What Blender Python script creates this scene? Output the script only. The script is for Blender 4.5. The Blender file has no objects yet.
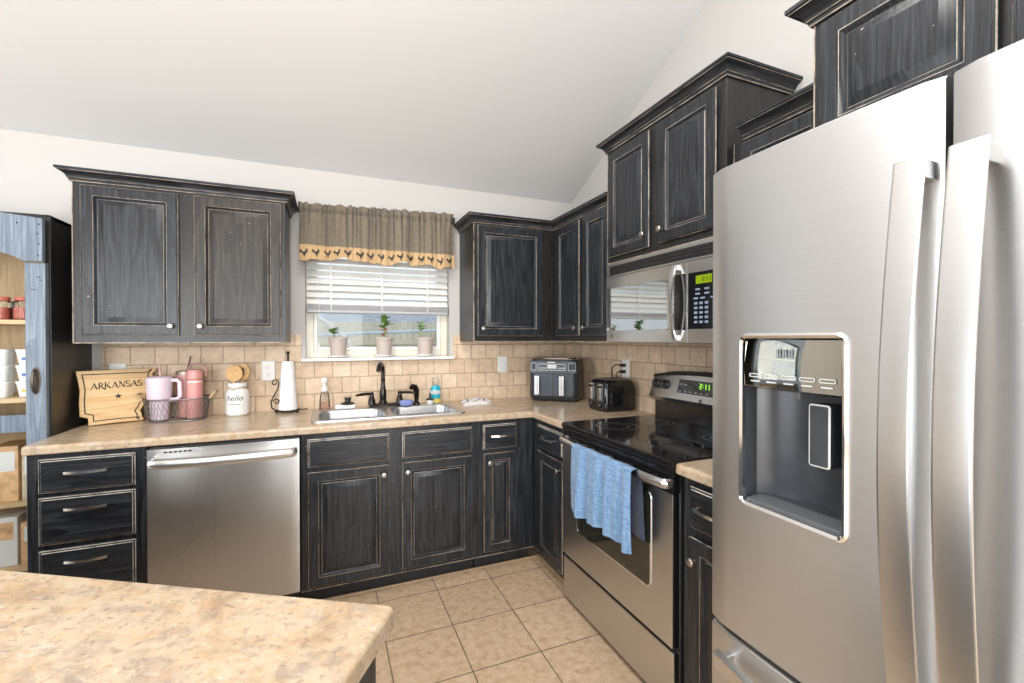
import bpy, bmesh, math, random
from mathutils import Vector, Matrix
random.seed(7)
PI = math.pi
SC = bpy.context.scene
COL = SC.collection
R = math.radians

# ------------------------------------------------------------------ camera, world, light, exposure
cam_d = bpy.data.cameras.new('camera'); cam = bpy.data.objects.new('camera', cam_d); COL.objects.link(cam)
cam_d.sensor_width = 36.0; cam_d.lens = 446.08 / 1024 * 36.0; cam_d.clip_start = 0.02
cam.location = (-1.7546, -3.0299, 1.3517)
cam.rotation_mode = 'XYZ'
cam.rotation_euler = (R(90 - 0.438), R(0.0437), R(-22.505))
SC.camera = cam

w = bpy.data.worlds.new('sky'); SC.world = w; w.use_nodes = True
bg = w.node_tree.nodes['Background']
bg.inputs[0].default_value = (0.90, 0.95, 1.0, 1); bg.inputs[1].default_value = 1.15

def area(name, loc, rot, sx, sy, power, color=(1, 1, 1), spread=180):
    l = bpy.data.lights.new(name, 'AREA'); l.shape = 'RECTANGLE'; l.size = sx; l.size_y = sy
    l.energy = power; l.color = color; l.spread = R(spread)
    o = bpy.data.objects.new(name, l); COL.objects.link(o); o.location = loc; o.rotation_euler = rot
    return o
# daylight through the patio door and windows behind the camera and on the left; two added fill lamps overhead, no fixture known
area('daylight_rear_window', (-1.75, -6.2, 1.30), (R(90), 0, 0), 1.3, 2.1, 150, (0.98, 0.99, 1.0))
area('daylight_rear_window', (-4.25, -6.2, 1.30), (R(90), 0, 0), 1.3, 2.1, 150, (0.98, 0.99, 1.0))
area('daylight_left_window', (-5.9, -2.6, 1.5), (R(90), 0, R(-90)), 1.9, 1.6, 85, (0.84, 0.925, 1.0))
area('overhead_fill', (-1.9, -2.5, 3.3), (0, 0, 0), 1.2, 1.2, 62, (1.0, 0.975, 0.945))  # added fill from above, not a known ceiling lamp
area('uplight_fill', (-1.9, -2.9, 2.25), (R(180), 0, 0), 1.0, 1.0, 26, (1.0, 0.99, 0.97))  # added upward fill to brighten the ceiling, no pendant known here

SC.view_settings.view_transform = 'Standard'; SC.view_settings.look = 'None'
SC.view_settings.gamma = 1; SC.view_settings.use_curve_mapping = False
SC.view_settings.exposure = -0.03
try:
    SC.cycles.use_denoising = True
    SC.cycles.max_bounces = 10; SC.cycles.diffuse_bounces = 5; SC.cycles.glossy_bounces = 4
    SC.cycles.transparent_max_bounces = 12; SC.cycles.caustics_reflective = False; SC.cycles.caustics_refractive = False
    SC.cycles.sample_clamp_indirect = 6
except Exception: pass

# ------------------------------------------------------------------ materials
class NT:
    def __init__(s, name):
        s.m = bpy.data.materials.new(name); s.m.use_nodes = True; s.t = s.m.node_tree
        s.b = s.t.nodes['Principled BSDF']; s.out = s.t.nodes['Material Output']
    def n(s, typ, ins=None, **props):
        nd = s.t.nodes.new(typ)
        for k, v in props.items(): setattr(nd, k, v)
        for k, v in (ins or {}).items():
            if isinstance(v, bpy.types.NodeSocket): s.t.links.new(v, nd.inputs[k])
            else: nd.inputs[k].default_value = v
        return nd
    def coord(s, scale=(1, 1, 1), kind='Object', loc=(0, 0, 0)):
        c = s.n('ShaderNodeTexCoord'); mp = s.n('ShaderNodeMapping', {'Vector': c.outputs[kind], 'Scale': scale, 'Location': loc})
        return mp.outputs[0]
    def ramp(s, fac, stops):
        r = s.n('ShaderNodeValToRGB', {'Fac': fac}); e = r.color_ramp.elements
        while len(e) < len(stops): e.new(0.5)
        for i, (p, c) in enumerate(stops):
            e[i].position = p; e[i].color = c if len(c) == 4 else (*c, 1)
        return r.outputs[0]
    def mix(s, f, a, b, mode='MIX'):
        x = s.n('ShaderNodeMix', data_type='RGBA', blend_type=mode)
        for i, v in ((0, f), (6, a), (7, b)):
            if isinstance(v, bpy.types.NodeSocket): s.t.links.new(v, x.inputs[i])
            else: x.inputs[i].default_value = v if i == 0 else (v if len(v) == 4 else (*v, 1))
        return x.outputs[2]
    def set(s, **k):
        for key, v in k.items():
            i = s.b.inputs[{'color': 'Base Color', 'rough': 'Roughness', 'metal': 'Metallic', 'ior': 'IOR', 'trans': 'Transmission Weight',
                 'spec': 'Specular IOR Level', 'aniso': 'Anisotropic', 'tangent': 'Tangent', 'coat': 'Coat Weight', 'coatr': 'Coat Roughness',
                 'emit': 'Emission Color', 'emits': 'Emission Strength', 'normal': 'Normal', 'alpha': 'Alpha', 'sheen': 'Sheen Weight', 'sss': 'Subsurface Weight'}[key]]
            if isinstance(v, bpy.types.NodeSocket): s.t.links.new(v, i)
            elif key in ('color', 'emit') and len(v) == 3: i.default_value = (*v, 1)
            else: i.default_value = v
        return s
    def bump(s, h, strength=0.3, dist=0.002):
        b = s.n('ShaderNodeBump', {'Height': h, 'Strength': strength, 'Distance': dist}); s.set(normal=b.outputs[0]); return s

def plain(name, c, rough=0.5, metal=0.0, var=0.06, scale=25, **k):
    t = NT(name)
    nz = t.n('ShaderNodeTexNoise', {'Vector': t.coord(), 'Scale': scale, 'Detail': 3.0})
    lo = tuple(x * (1 - var) for x in c); hi = tuple(min(1, x * (1 + var)) for x in c)
    t.set(color=t.ramp(nz.outputs[0], [(0.3, lo), (0.7, hi)]), rough=rough, metal=metal, **k)
    return t.m

def wood(name, horiz=False, base=(0.0095, 0.0110, 0.0135), hi=(0.034, 0.038, 0.044), rough=0.31, speck=True):
    t = NT(name)
    sc = (2.2, 2.2, 46) if horiz else (46, 46, 2.2)
    sc2 = (0.55, 0.55, 7) if horiz else (7, 7, 0.55)
    big = t.n('ShaderNodeTexNoise', {'Vector': t.coord(sc2), 'Scale': 1.0, 'Detail': 2.0})
    wv = t.n('ShaderNodeMath', {0: big.outputs[0], 1: 16.0}, operation='MULTIPLY')
    fr = t.n('ShaderNodeMath', {0: wv.outputs[0]}, operation='FRACT')
    fine = t.n('ShaderNodeTexNoise', {'Vector': t.coord(sc), 'Scale': 2.6, 'Detail': 4.0, 'Roughness': 0.65})
    g = t.n('ShaderNodeMath', {0: fr.outputs[0], 1: 0.22}, operation='MULTIPLY')
    s = t.n('ShaderNodeMath', {0: g.outputs[0], 1: fine.outputs[0]}, operation='ADD')
    c = t.ramp(s.outputs[0], [(0.50, base), (0.80, hi)])
    if speck:
        sp = t.n('ShaderNodeTexNoise', {'Vector': t.coord(), 'Scale': 75.0, 'Detail': 2.0})
        f = t.ramp(sp.outputs[0], [(0.765, (0, 0, 0)), (0.79, (1, 1, 1))])
        c = t.mix(f, c, (0.42, 0.40, 0.36))
    t.set(color=c, rough=rough, spec=0.38).bump(s.outputs[0], 0.45, 0.0016)
    return t.m

def worn(name, tan=(0.46, 0.39, 0.31), amount=0.44):
    t = NT(name)
    nz = t.n('ShaderNodeTexNoise', {'Vector': t.coord(), 'Scale': 14.0, 'Detail': 5.0, 'Roughness': 0.7})
    f = t.ramp(nz.outputs[0], [(amount - 0.10, (0, 0, 0)), (amount + 0.14, (1, 1, 1))])
    t.set(color=t.mix(f, (0.03, 0.03, 0.032), tan), rough=0.45)
    return t.m

BW = wood('black_oak'); BH = wood('black_oak_rail', True); BSIDE = wood('black_oak_side', base=(0.014, 0.0135, 0.013), hi=(0.026, 0.025, 0.024), rough=0.30)
WORN = worn('worn_edge'); WORN_GLINT = worn('worn_edge_glint', (0.58, 0.53, 0.46), 0.38)  # the lighter edge wear has bevel highlights whitened into its colour
BROWN = wood('brown_reflection_and_slot', base=(0.015, 0.0125, 0.011), hi=(0.040, 0.034, 0.029), rough=0.36)  # black oak with a warm reflection put into its colour; also spoon slot
TOE = plain('toe_black', (0.012, 0.012, 0.013), 0.6)

def steel(name, c=(0.63, 0.63, 0.63), rough=0.30, horiz=True, aniso=0.6):
    t = NT(name)
    sc = (3, 3, 420) if horiz else (420, 420, 3)
    nz = t.n('ShaderNodeTexNoise', {'Vector': t.coord(sc), 'Scale': 1.0, 'Detail': 3.0})
    lo = tuple(x * 0.975 for x in c); hi = tuple(x * 1.025 for x in c)
    big = t.n('ShaderNodeTexNoise', {'Vector': t.coord((1.4, 1.4, 0.5)), 'Scale': 2.0, 'Detail': 2.0})
    rr = t.n('ShaderNodeMapRange', {'Value': big.outputs[0], 'To Min': rough * 0.85, 'To Max': rough * 1.15})
    tg = t.n('ShaderNodeCombineXYZ', {'X': 0.0 if horiz else 1.0, 'Y': 0.0, 'Z': 1.0 if horiz else 0.0})
    t.set(color=t.ramp(nz.outputs[0], [(0.3, lo), (0.7, hi)]), metal=1.0, rough=rr.outputs[0], aniso=aniso, tangent=tg.outputs[0])
    t.bump(nz.outputs[0], 0.012, 0.0005)
    return t.m
STEEL = steel('brushed_steel'); STEELD = steel('brushed_steel_dark', (0.52, 0.515, 0.505), 0.28, aniso=0.88)
SINKM = steel('sink_steel', (0.55, 0.55, 0.55), 0.36, aniso=0.2)
HANDLE = steel('handle_steel', (0.66, 0.66, 0.655), 0.30, aniso=0.5)
FSTEEL = steel('fridge_steel', (0.66, 0.665, 0.67), 0.38, aniso=0.7)
CHROME = plain('chrome', (0.80, 0.80, 0.80), 0.10, 1.0, 0.02)
NICKEL = plain('antique_nickel', (0.40, 0.36, 0.32), 0.34, 1.0, 0.18, 120)
PULL = plain('satin_pull', (0.78, 0.76, 0.74), 0.26, 1.0, 0.1, 90)
BLKG = plain('black_gloss', (0.010, 0.010, 0.011), 0.06, spec=0.6)
BLKP = plain('black_plastic', (0.018, 0.018, 0.020), 0.35)
GREYP = plain('grey_plastic', (0.10, 0.105, 0.115), 0.35)
BRONZE = plain('oil_bronze', (0.025, 0.021, 0.019), 0.25, 0.6, 0.2)
IRON = plain('wrought_iron', (0.025, 0.02, 0.017), 0.45, 0.5)
WHITEP = plain('white_plastic', (0.80, 0.80, 0.78), 0.35, var=0.02)
CREAM = plain('cream_vinyl', (0.72, 0.69, 0.58), 0.4, var=0.03)
BLINDM = plain('white_blind', (0.82, 0.82, 0.80), 0.4, var=0.02)
BLINDSHADE = plain('shaded_blind_rail', (0.42, 0.42, 0.43), 0.4, var=0.02)  # white blind with the rail's shade put into the colour
POTM = plain('blush_pot', (0.52, 0.44, 0.40), 0.6, var=0.05)
SAUCER = plain('white_saucer', (0.82, 0.81, 0.79), 0.4, var=0.02)
SOIL = plain('soil', (0.05, 0.035, 0.025), 0.9, var=0.4, scale=150)
LEAFM = plain('leaf_green', (0.20, 0.36, 0.10), 0.5, var=0.35, scale=60)
REDM = plain('red_bloom', (0.60, 0.03, 0.06), 0.5)
PAPER = plain('paper_towel', (0.85, 0.85, 0.84), 0.9, var=0.02)
LAV = plain('lavender_enamel', (0.72, 0.62, 0.72), 0.35, var=0.03)
PINK = plain('pink_enamel', (0.62, 0.28, 0.26), 0.35, var=0.06)
ROSE = plain('rose_enamel', (0.50, 0.27, 0.24), 0.30, var=0.06)
STRAW = plain('pink_straw', (0.70, 0.40, 0.42), 0.3)
BSTRAW = plain('brown_straw', (0.16, 0.09, 0.08), 0.3)
CERAM = plain('white_ceramic', (0.78, 0.79, 0.78), 0.30, var=0.03)
TWINE = plain('twine', (0.50, 0.36, 0.20), 0.9, var=0.2, scale=200)
INK = plain('ink', (0.03, 0.03, 0.03), 0.7)
SPOON = plain('bamboo', (0.66, 0.40, 0.16), 0.5, var=0.15, scale=60)
BLUEP = plain('blue_sponge', (0.22, 0.26, 0.55), 0.9, var=0.2, scale=200)
YEL = plain('yellow_label', (0.75, 0.58, 0.12), 0.5)
REDL = plain('red_label', (0.55, 0.12, 0.08), 0.5, var=0.3, scale=60)
BLUEL = plain('blue_label', (0.10, 0.22, 0.50), 0.5)
ORANGE = plain('orange_pack', (0.74, 0.46, 0.24), 0.5, var=0.25, scale=30)
TANPK = plain('tan_pack', (0.66, 0.56, 0.42), 0.6, var=0.25, scale=30)
LED = NT('green_led').set(color=(0.02, 0.05, 0.0), emit=(0.35, 0.95, 0.05), emits=1.6).m
LEDBG = NT('led_window').set(color=(0.08, 0.12, 0.0), emit=(0.30, 0.42, 0.01), emits=0.7, rough=0.2).m
ICON = plain('icon_print', (0.60, 0.62, 0.62), 0.5)
ICONG = plain('faint_icon', (0.30, 0.32, 0.34), 0.5)
BTN = plain('button_print', (0.22, 0.29, 0.40), 0.5)
PINE = wood('pine_shelf', True, (0.62, 0.44, 0.24), (0.74, 0.56, 0.34), 0.5, speck=False)
HUTIN = wood('hutch_inside', False, (0.40, 0.27, 0.14), (0.52, 0.37, 0.21), 0.5, speck=False)
SIGNM = wood('maple_board', True, (0.70, 0.46, 0.22), (0.84, 0.62, 0.36), 0.4, speck=False)
BLUELIT = wood('distressed_black_bluelit', False, (0.12, 0.155, 0.20), (0.22, 0.27, 0.325), 0.30)  # distressed black paint, reflected blue light put into its colour

def glassy(name, tint=(1, 1, 1), gloss=0.12, rough=0.02):
    t = NT(name); t.t.nodes.remove(t.b)
    tr = t.n('ShaderNodeBsdfTransparent', {'Color': (*tint, 1)}); gl = t.n('ShaderNodeBsdfGlossy', {'Roughness': rough})
    lw = t.n('ShaderNodeLayerWeight', {'Blend': 0.25})
    f = t.n('ShaderNodeMath', {0: lw.outputs['Fresnel'], 1: gloss}, operation='MULTIPLY')
    mx = t.n('ShaderNodeMixShader', {0: f.outputs[0], 1: tr.outputs[0], 2: gl.outputs[0]})
    t.t.links.new(mx.outputs[0], t.out.inputs[0]); return t.m
PANE = glassy('window_glass', (0.97, 0.98, 0.98), 0.35)
CLEAR = glassy('clear_plastic', (0.96, 0.97, 0.97), 0.9, 0.08)
PINKL = glassy('pink_liquid', (1.0, 0.89, 0.87), 0.6, 0.05)
JARG = glassy('jar_glass', (0.96, 0.96, 0.95), 0.9, 0.03)
AQUA = NT('aqua_soap').set(color=(0.02, 0.42, 0.55), rough=0.12, coat=0.5).m

def wallpaint(name, c):
    t = NT(name)
    nz = t.n('ShaderNodeTexNoise', {'Vector': t.coord(), 'Scale': 160.0, 'Detail': 3.0})
    t.set(color=c, rough=0.75).bump(nz.outputs[0], 0.08, 0.002); return t.m
WALL = wallpaint('wall_paint', (0.51, 0.495, 0.475)); CEIL = wallpaint('ceiling_paint', (0.66, 0.66, 0.66))

def laminate(name, gain=1.0):
    t = NT(name)
    v = t.coord()
    N = lambda sc, det, ro, off, dis=0.0: t.n('ShaderNodeTexNoise', {'Vector': t.coord(sc, loc=off), 'Scale': 1.0, 'Detail': det, 'Roughness': ro, 'Distortion': dis}).outputs[0]
    g = lambda r, gg, bb: (r * gain, gg * gain, bb * gain)
    c = t.ramp(N((7, 9, 7), 7.0, 0.72, (0, 0, 0), 0.8), [(0.34, g(0.52, 0.36, 0.22)), (0.46, g(0.66, 0.50, 0.33)), (0.56, g(0.72, 0.58, 0.42)), (0.68, g(0.60, 0.47, 0.36))])
    f = t.ramp(N((20, 26, 20), 7.0, 0.75, (5, 2, 0), 0.5), [(0.33, (0.85, 0.85, 0.85)), (0.50, (0, 0, 0))])
    c = t.mix(f, c, g(0.40, 0.32, 0.27))
    f2 = t.ramp(N((24, 30, 24), 7.0, 0.75, (3, 7, 1), 0.5), [(0.54, (0, 0, 0)), (0.70, (0.8, 0.8, 0.8))])
    c = t.mix(f2, c, g(0.74, 0.48, 0.24))
    f3 = t.ramp(N((60, 78, 60), 4.0, 0.7, (9, 1, 4), 0.3), [(0.34, (0.7, 0.7, 0.7)), (0.46, (0, 0, 0))])
    c = t.mix(f3, c, g(0.36, 0.26, 0.19))
    f4 = t.ramp(N((34, 44, 34), 5.0, 0.7, (1, 8, 4), 0.3), [(0.58, (0, 0, 0)), (0.70, (0.8, 0.8, 0.8))])
    c = t.mix(f4, c, g(0.78, 0.70, 0.60))
    t.set(color=c, rough=0.24, spec=0.45); return t.m
LAM = laminate('stone_laminate', 0.76); LAMI = laminate('stone_laminate_island', 0.70)
LAMEDGE = laminate('stone_laminate_edge', 0.62)

def floor_tile():
    t = NT('floor_tile')
    c = t.n('ShaderNodeTexCoord'); sx = t.n('ShaderNodeSeparateXYZ', {0: c.outputs['Object']})
    def line(sock, off, pitch):
        a = t.n('ShaderNodeMath', {0: sock, 1: off}, operation='ADD')
        b = t.n('ShaderNodeMath', {0: a.outputs[0], 1: pitch}, operation='DIVIDE')
        f = t.n('ShaderNodeMath', {0: b.outputs[0]}, operation='FRACT')
        d = t.n('ShaderNodeMath', {0: f.outputs[0], 1: 0.5}, operation='SUBTRACT')
        e = t.n('ShaderNodeMath', {0: d.outputs[0]}, operation='ABSOLUTE')
        fl = t.n('ShaderNodeMath', {0: b.outputs[0]}, operation='FLOOR')
        return t.n('ShaderNodeMath', {0: e.outputs[0], 1: 0.4915}, operation='GREATER_THAN').outputs[0], fl.outputs[0]
    lx, ix = line(sx.outputs[0], 0.907 + 0.306 * 40, 0.306)
    ly, iy = line(sx.outputs[1], 0.673 + 0.318 * 40, 0.318)
    m = t.n('ShaderNodeMath', {0: lx, 1: ly}, operation='MAXIMUM')
    cell = t.n('ShaderNodeCombineXYZ', {0: ix, 1: iy}); wn = t.n('ShaderNodeTexWhiteNoise', {'Vector': cell.outputs[0]})
    nz = t.n('ShaderNodeTexNoise', {'Vector': c.outputs['Object'], 'Scale': 26.0, 'Detail': 6.0, 'Roughness': 0.65})
    base = t.ramp(nz.outputs[0], [(0.32, (0.50, 0.34, 0.215)), (0.5, (0.63, 0.465, 0.31)), (0.7, (0.72, 0.56, 0.40))])
    base = t.mix(wn.outputs[0], base, t.mix(1.0, base, (0.90, 0.89, 0.88), 'MULTIPLY'))
    t.set(color=t.mix(m.outputs[0], base, (0.20, 0.14, 0.09)), rough=0.32)
    inv = t.n('ShaderNodeMath', {0: 1.0, 1: m.outputs[0]}, operation='SUBTRACT'); t.bump(inv.outputs[0], 0.5, 0.002)
    return t.m
FLOORM = floor_tile()

def splash():
    t = NT('travertine_tile')
    c = t.n('ShaderNodeTexCoord'); sx = t.n('ShaderNodeSeparateXYZ', {0: c.outputs['Object']})
    a = t.n('ShaderNodeMath', {0: sx.outputs[0], 1: sx.outputs[1]}, operation='SUBTRACT')
    z = t.n('ShaderNodeMath', {0: sx.outputs[2], 1: -0.006}, operation='ADD')
    v = t.n('ShaderNodeCombineXYZ', {0: a.outputs[0], 1: z.outputs[0]})
    nz0 = t.n('ShaderNodeTexNoise', {'Vector': c.outputs['Object'], 'Scale': 30.0, 'Detail': 2.0})
    dv = t.n('ShaderNodeVectorMath', {0: nz0.outputs['Color'], 1: (0.5, 0.5, 0.5)}, operation='SUBTRACT')
    dv2 = t.n('ShaderNodeVectorMath', {0: dv.outputs[0], 'Scale': 0.006}, operation='SCALE')
    vv = t.n('ShaderNodeVectorMath', {0: v.outputs[0], 1: dv2.outputs[0]}, operation='ADD')
    br = t.n('ShaderNodeTexBrick', {'Vector': vv.outputs[0], 'Color1': (0.76, 0.60, 0.44, 1), 'Color2': (0.63, 0.475, 0.33, 1), 'Mortar': (0.42, 0.31, 0.21, 1),
                                    'Scale': 1.0, 'Mortar Size': 0.0028, 'Mortar Smooth': 0.3, 'Bias': -0.1, 'Brick Width': 0.107, 'Row Height': 0.100}, offset=0.5)
    nz = t.n('ShaderNodeTexNoise', {'Vector': c.outputs['Object'], 'Scale': 22.0, 'Detail': 6.0, 'Roughness': 0.7})
    mul = t.ramp(nz.outputs[0], [(0.3, (0.82, 0.80, 0.77)), (0.7, (1.08, 1.08, 1.08))])
    pit = t.n('ShaderNodeTexNoise', {'Vector': c.outputs['Object'], 'Scale': 110.0, 'Detail': 3.0})
    pf = t.ramp(pit.outputs[0], [(0.30, (0.6, 0.55, 0.5)), (0.38, (1, 1, 1))])
    col = t.mix(1.0, t.mix(1.0, br.outputs[0], mul, 'MULTIPLY'), pf, 'MULTIPLY')
    t.set(color=col, rough=0.55)
    inv = t.n('ShaderNodeMath', {0: 1.0, 1: br.outputs[1]}, operation='SUBTRACT')
    t.bump(inv.outputs[0], 0.7, 0.003); return t.m
SPLASH = splash()

def fabric(name, c1, c2, scale=(500, 500, 500), rough=0.95):
    t = NT(name)
    a = t.n('ShaderNodeTexNoise', {'Vector': t.coord((900, 900, 25)), 'Scale': 1.0, 'Detail': 2.0})
    b = t.n('ShaderNodeTexNoise', {'Vector': t.coord((25, 25, 900)), 'Scale': 1.0, 'Detail': 2.0})
    s = t.n('ShaderNodeMath', {0: a.outputs[0], 1: b.outputs[0]}, operation='ADD')
    h = t.n('ShaderNodeMath', {0: s.outputs[0], 1: 0.5}, operation='MULTIPLY')
    t.set(color=t.ramp(h.outputs[0], [(0.40, c1), (0.60, c2)]), rough=rough, sheen=0.2); return t.m
VALF = fabric('valance_cloth', (0.135, 0.112, 0.080), (0.225, 0.19, 0.14)); BURLAP = fabric('burlap', (0.42, 0.27, 0.13), (0.60, 0.42, 0.23))
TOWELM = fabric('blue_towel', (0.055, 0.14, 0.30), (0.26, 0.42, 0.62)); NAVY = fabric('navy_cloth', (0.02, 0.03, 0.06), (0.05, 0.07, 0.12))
DISH = fabric('white_dishcloth', (0.66, 0.66, 0.66), (0.80, 0.80, 0.80)); DISHS = fabric('navy_stripe', (0.05, 0.08, 0.16), (0.10, 0.14, 0.24))

# ------------------------------------------------------------------ mesh helpers
class MB:
    def __init__(s): s.bm = bmesh.new(); s.mi = 0
    def _mark(s, faces):
        for f in faces: f.material_index = s.mi
    def face(s, pts, mi=None):
        f = s.bm.faces.new([s.bm.verts.new(p) for p in pts]); f.material_index = s.mi if mi is None else mi; return f
    def box(s, x0, x1, y0, y1, z0, z1, bev=0.0, seg=2):
        x0, x1 = min(x0, x1), max(x0, x1); y0, y1 = min(y0, y1), max(y0, y1); z0, z1 = min(z0, z1), max(z0, z1)
        v = [s.bm.verts.new(p) for p in ((x0, y0, z0), (x1, y0, z0), (x1, y1, z0), (x0, y1, z0), (x0, y0, z1), (x1, y0, z1), (x1, y1, z1), (x0, y1, z1))]
        fs = [s.bm.faces.new([v[i] for i in q]) for q in ((3, 2, 1, 0), (4, 5, 6, 7), (0, 1, 5, 4), (1, 2, 6, 5), (2, 3, 7, 6), (3, 0, 4, 7))]
        s._mark(fs)
        if bev > 0:
            es = list({e for f in fs for e in f.edges})
            r = bmesh.ops.bevel(s.bm, geom=es, offset=bev, segments=seg, profile=0.5, affect='EDGES'); s._mark(r['faces'])
        return s
    def loft(s, loops, cap0=True, cap1=True, closed=True, mis=None):
        vs = [[s.bm.verts.new(p) for p in lp] for lp in loops]; n = len(vs[0]); out = []
        for k in range(len(vs) - 1):
            for i in range(n if closed else n - 1):
                j = (i + 1) % n
                try: f = s.bm.faces.new((vs[k][i], vs[k][j], vs[k + 1][j], vs[k + 1][i]))
                except ValueError: continue
                f.material_index = s.mi if mis is None else mis[k]; out.append(f)
        if cap0:
            f = s.bm.faces.new(vs[0][::-1]); f.material_index = s.mi if mis is None else mis[0]
        if cap1:
            f = s.bm.faces.new(vs[-1]); f.material_index = s.mi if mis is None else mis[-1]
        return s
    def lathe(s, prof, c=(0, 0, 0), n=24, axis='Z', cap0=True, cap1=True, sx=1, sy=1):
        loops = []
        for r, h in prof:
            lp = []
            for i in range(n):
                a = 2 * PI * i / n; p = (r * math.cos(a) * sx, r * math.sin(a) * sy, h)
                if axis == 'X': p = (p[2], p[0], p[1])
                if axis == '-X': p = (-p[2], -p[0], p[1])
                if axis == 'Y': p = (p[1], p[2], p[0])
                if axis == '-Y': p = (p[0], -p[2], p[1])
                lp.append((p[0] + c[0], p[1] + c[1], p[2] + c[2]))
            loops.append(lp)
        return s.loft(loops, cap0, cap1)
    def tube(s, pts, r, n=8, cap=True, flat=None):
        pts = [Vector(p) for p in pts]; loops = []; up = None
        for i, p in enumerate(pts):
            a = pts[max(0, i - 1)]; b = pts[min(len(pts) - 1, i + 1)]; d = (b - a).normalized()
            if up is None:
                up = Vector((0, 0, 1)) if abs(d.z) < 0.9 else Vector((1, 0, 0))
            side = d.cross(up)
            if side.length < 1e-4: side = d.cross(Vector((0, 1, 0)))
            side.normalize(); u2 = side.cross(d).normalized(); up = u2
            rr = r[i] if isinstance(r, (list, tuple)) else r
            fx = flat or (1, 1)
            loops.append([p + side * math.cos(2 * PI * k / n) * rr * fx[0] + u2 * math.sin(2 * PI * k / n) * rr * fx[1] for k in range(n)])
        return s.loft(loops, cap, cap)
    def prism(s, poly, fn, d0, d1):
        """poly in 2-D, fn(u,v,w)->xyz"""
        return s.loft([[fn(u, v, d0) for u, v in poly], [fn(u, v, d1) for u, v in poly]])
    def xf(s, mat):
        s.bm.transform(mat); return s

def wmat(o):
    m = Matrix.Identity(4)
    while o is not None:
        m = (Matrix.Translation(o.location) @ o.rotation_euler.to_matrix().to_4x4() @ Matrix.Diagonal((*o.scale, 1))) @ m; o = o.parent
    return m

def obj(name, mb, mats, parent=None, world=True, label=None, angle=32, loc=None):
    bm = mb.bm
    if parent is not None and world: bm.transform(wmat(parent).inverted())
    if loc is not None and parent is None: bm.transform(Matrix.Translation(-Vector(loc)))
    bmesh.ops.recalc_face_normals(bm, faces=bm.faces)
    me = bpy.data.meshes.new(name); bm.to_mesh(me); bm.free()
    for m in (mats if isinstance(mats, (list, tuple)) else [mats]): me.materials.append(m)
    me.shade_smooth(); me.set_sharp_from_angle(angle=R(angle))
    o = bpy.data.objects.new(name, me); COL.objects.link(o)
    wn = o.modifiers.new('weighted_normal', 'WEIGHTED_NORMAL'); wn.weight = 80; wn.keep_sharp = True
    if parent is not None: o.parent = parent
    if loc is not None and parent is None: o.location = loc
    if label: o['label'] = label
    return o

def thing(name, label, cat, loc=(0, 0, 0), rz=0.0, group=None):
    o = bpy.data.objects.new(name, None); o.empty_display_size = 0.05; COL.objects.link(o)
    o.location = loc; o.rotation_euler = (0, 0, rz); o['label'] = label; o['category'] = cat
    if group: o['group'] = group
    return o
def tag(o, label, cat, group=None):
    o['label'] = label; o['category'] = cat
    if group: o['group'] = group
    return o
def struct(name, mb, mats, angle=32):
    o = obj(name, mb, mats, angle=angle); o['kind'] = 'structure'; return o
def copy_tree(o, parent=None):
    c = o.copy(); COL.objects.link(c); c.parent = parent
    for ch in [x for x in bpy.data.objects if x.parent == o]: copy_tree(ch, c)
    return c

def offset_poly(P, d):
    n = len(P); A = sum(P[i][0] * P[(i + 1) % n][1] - P[(i + 1) % n][0] * P[i][1] for i in range(n))
    sg = 1 if A > 0 else -1; out = []
    for i in range(n):
        p0, p1, p2 = Vector(P[i - 1]), Vector(P[i]), Vector(P[(i + 1) % n])
        e1 = (p1 - p0).normalized(); e2 = (p2 - p1).normalized()
        n1 = Vector((-e1.y, e1.x)) * sg; n2 = Vector((-e2.y, e2.x)) * sg
        b = n1 + n2
        k = d / max(0.3, (1 + n1.dot(n2)) / 1.0)
        out.append(tuple(p1 + b * k))
    return out
def rrect(x0, x1, y0, y1, r, n=5):
    out = []
    for cx, cy, a0 in ((x1 - r, y1 - r, 0), (x0 + r, y1 - r, 90), (x0 + r, y0 + r, 180), (x1 - r, y0 + r, 270)):
        for i in range(n + 1):
            a = R(a0 + 90 * i / n); out.append((cx + r * math.cos(a), cy + r * math.sin(a)))
    return out
def round_corner(P, idx, r, n=5):
    out = []
    for i, p in enumerate(P):
        if i not in idx: out.append(p); continue
        p = Vector(p); a = Vector(P[i - 1]) - p; b = Vector(P[(i + 1) % len(P)]) - p
        a.normalize(); b.normalize()
        s0, s1 = p + a * r, p + b * r
        for k in range(n + 1):
            t = k / n; out.append(tuple(s0 * (1 - t) ** 2 + p * 2 * t * (1 - t) + s1 * t * t))
    return out

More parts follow.
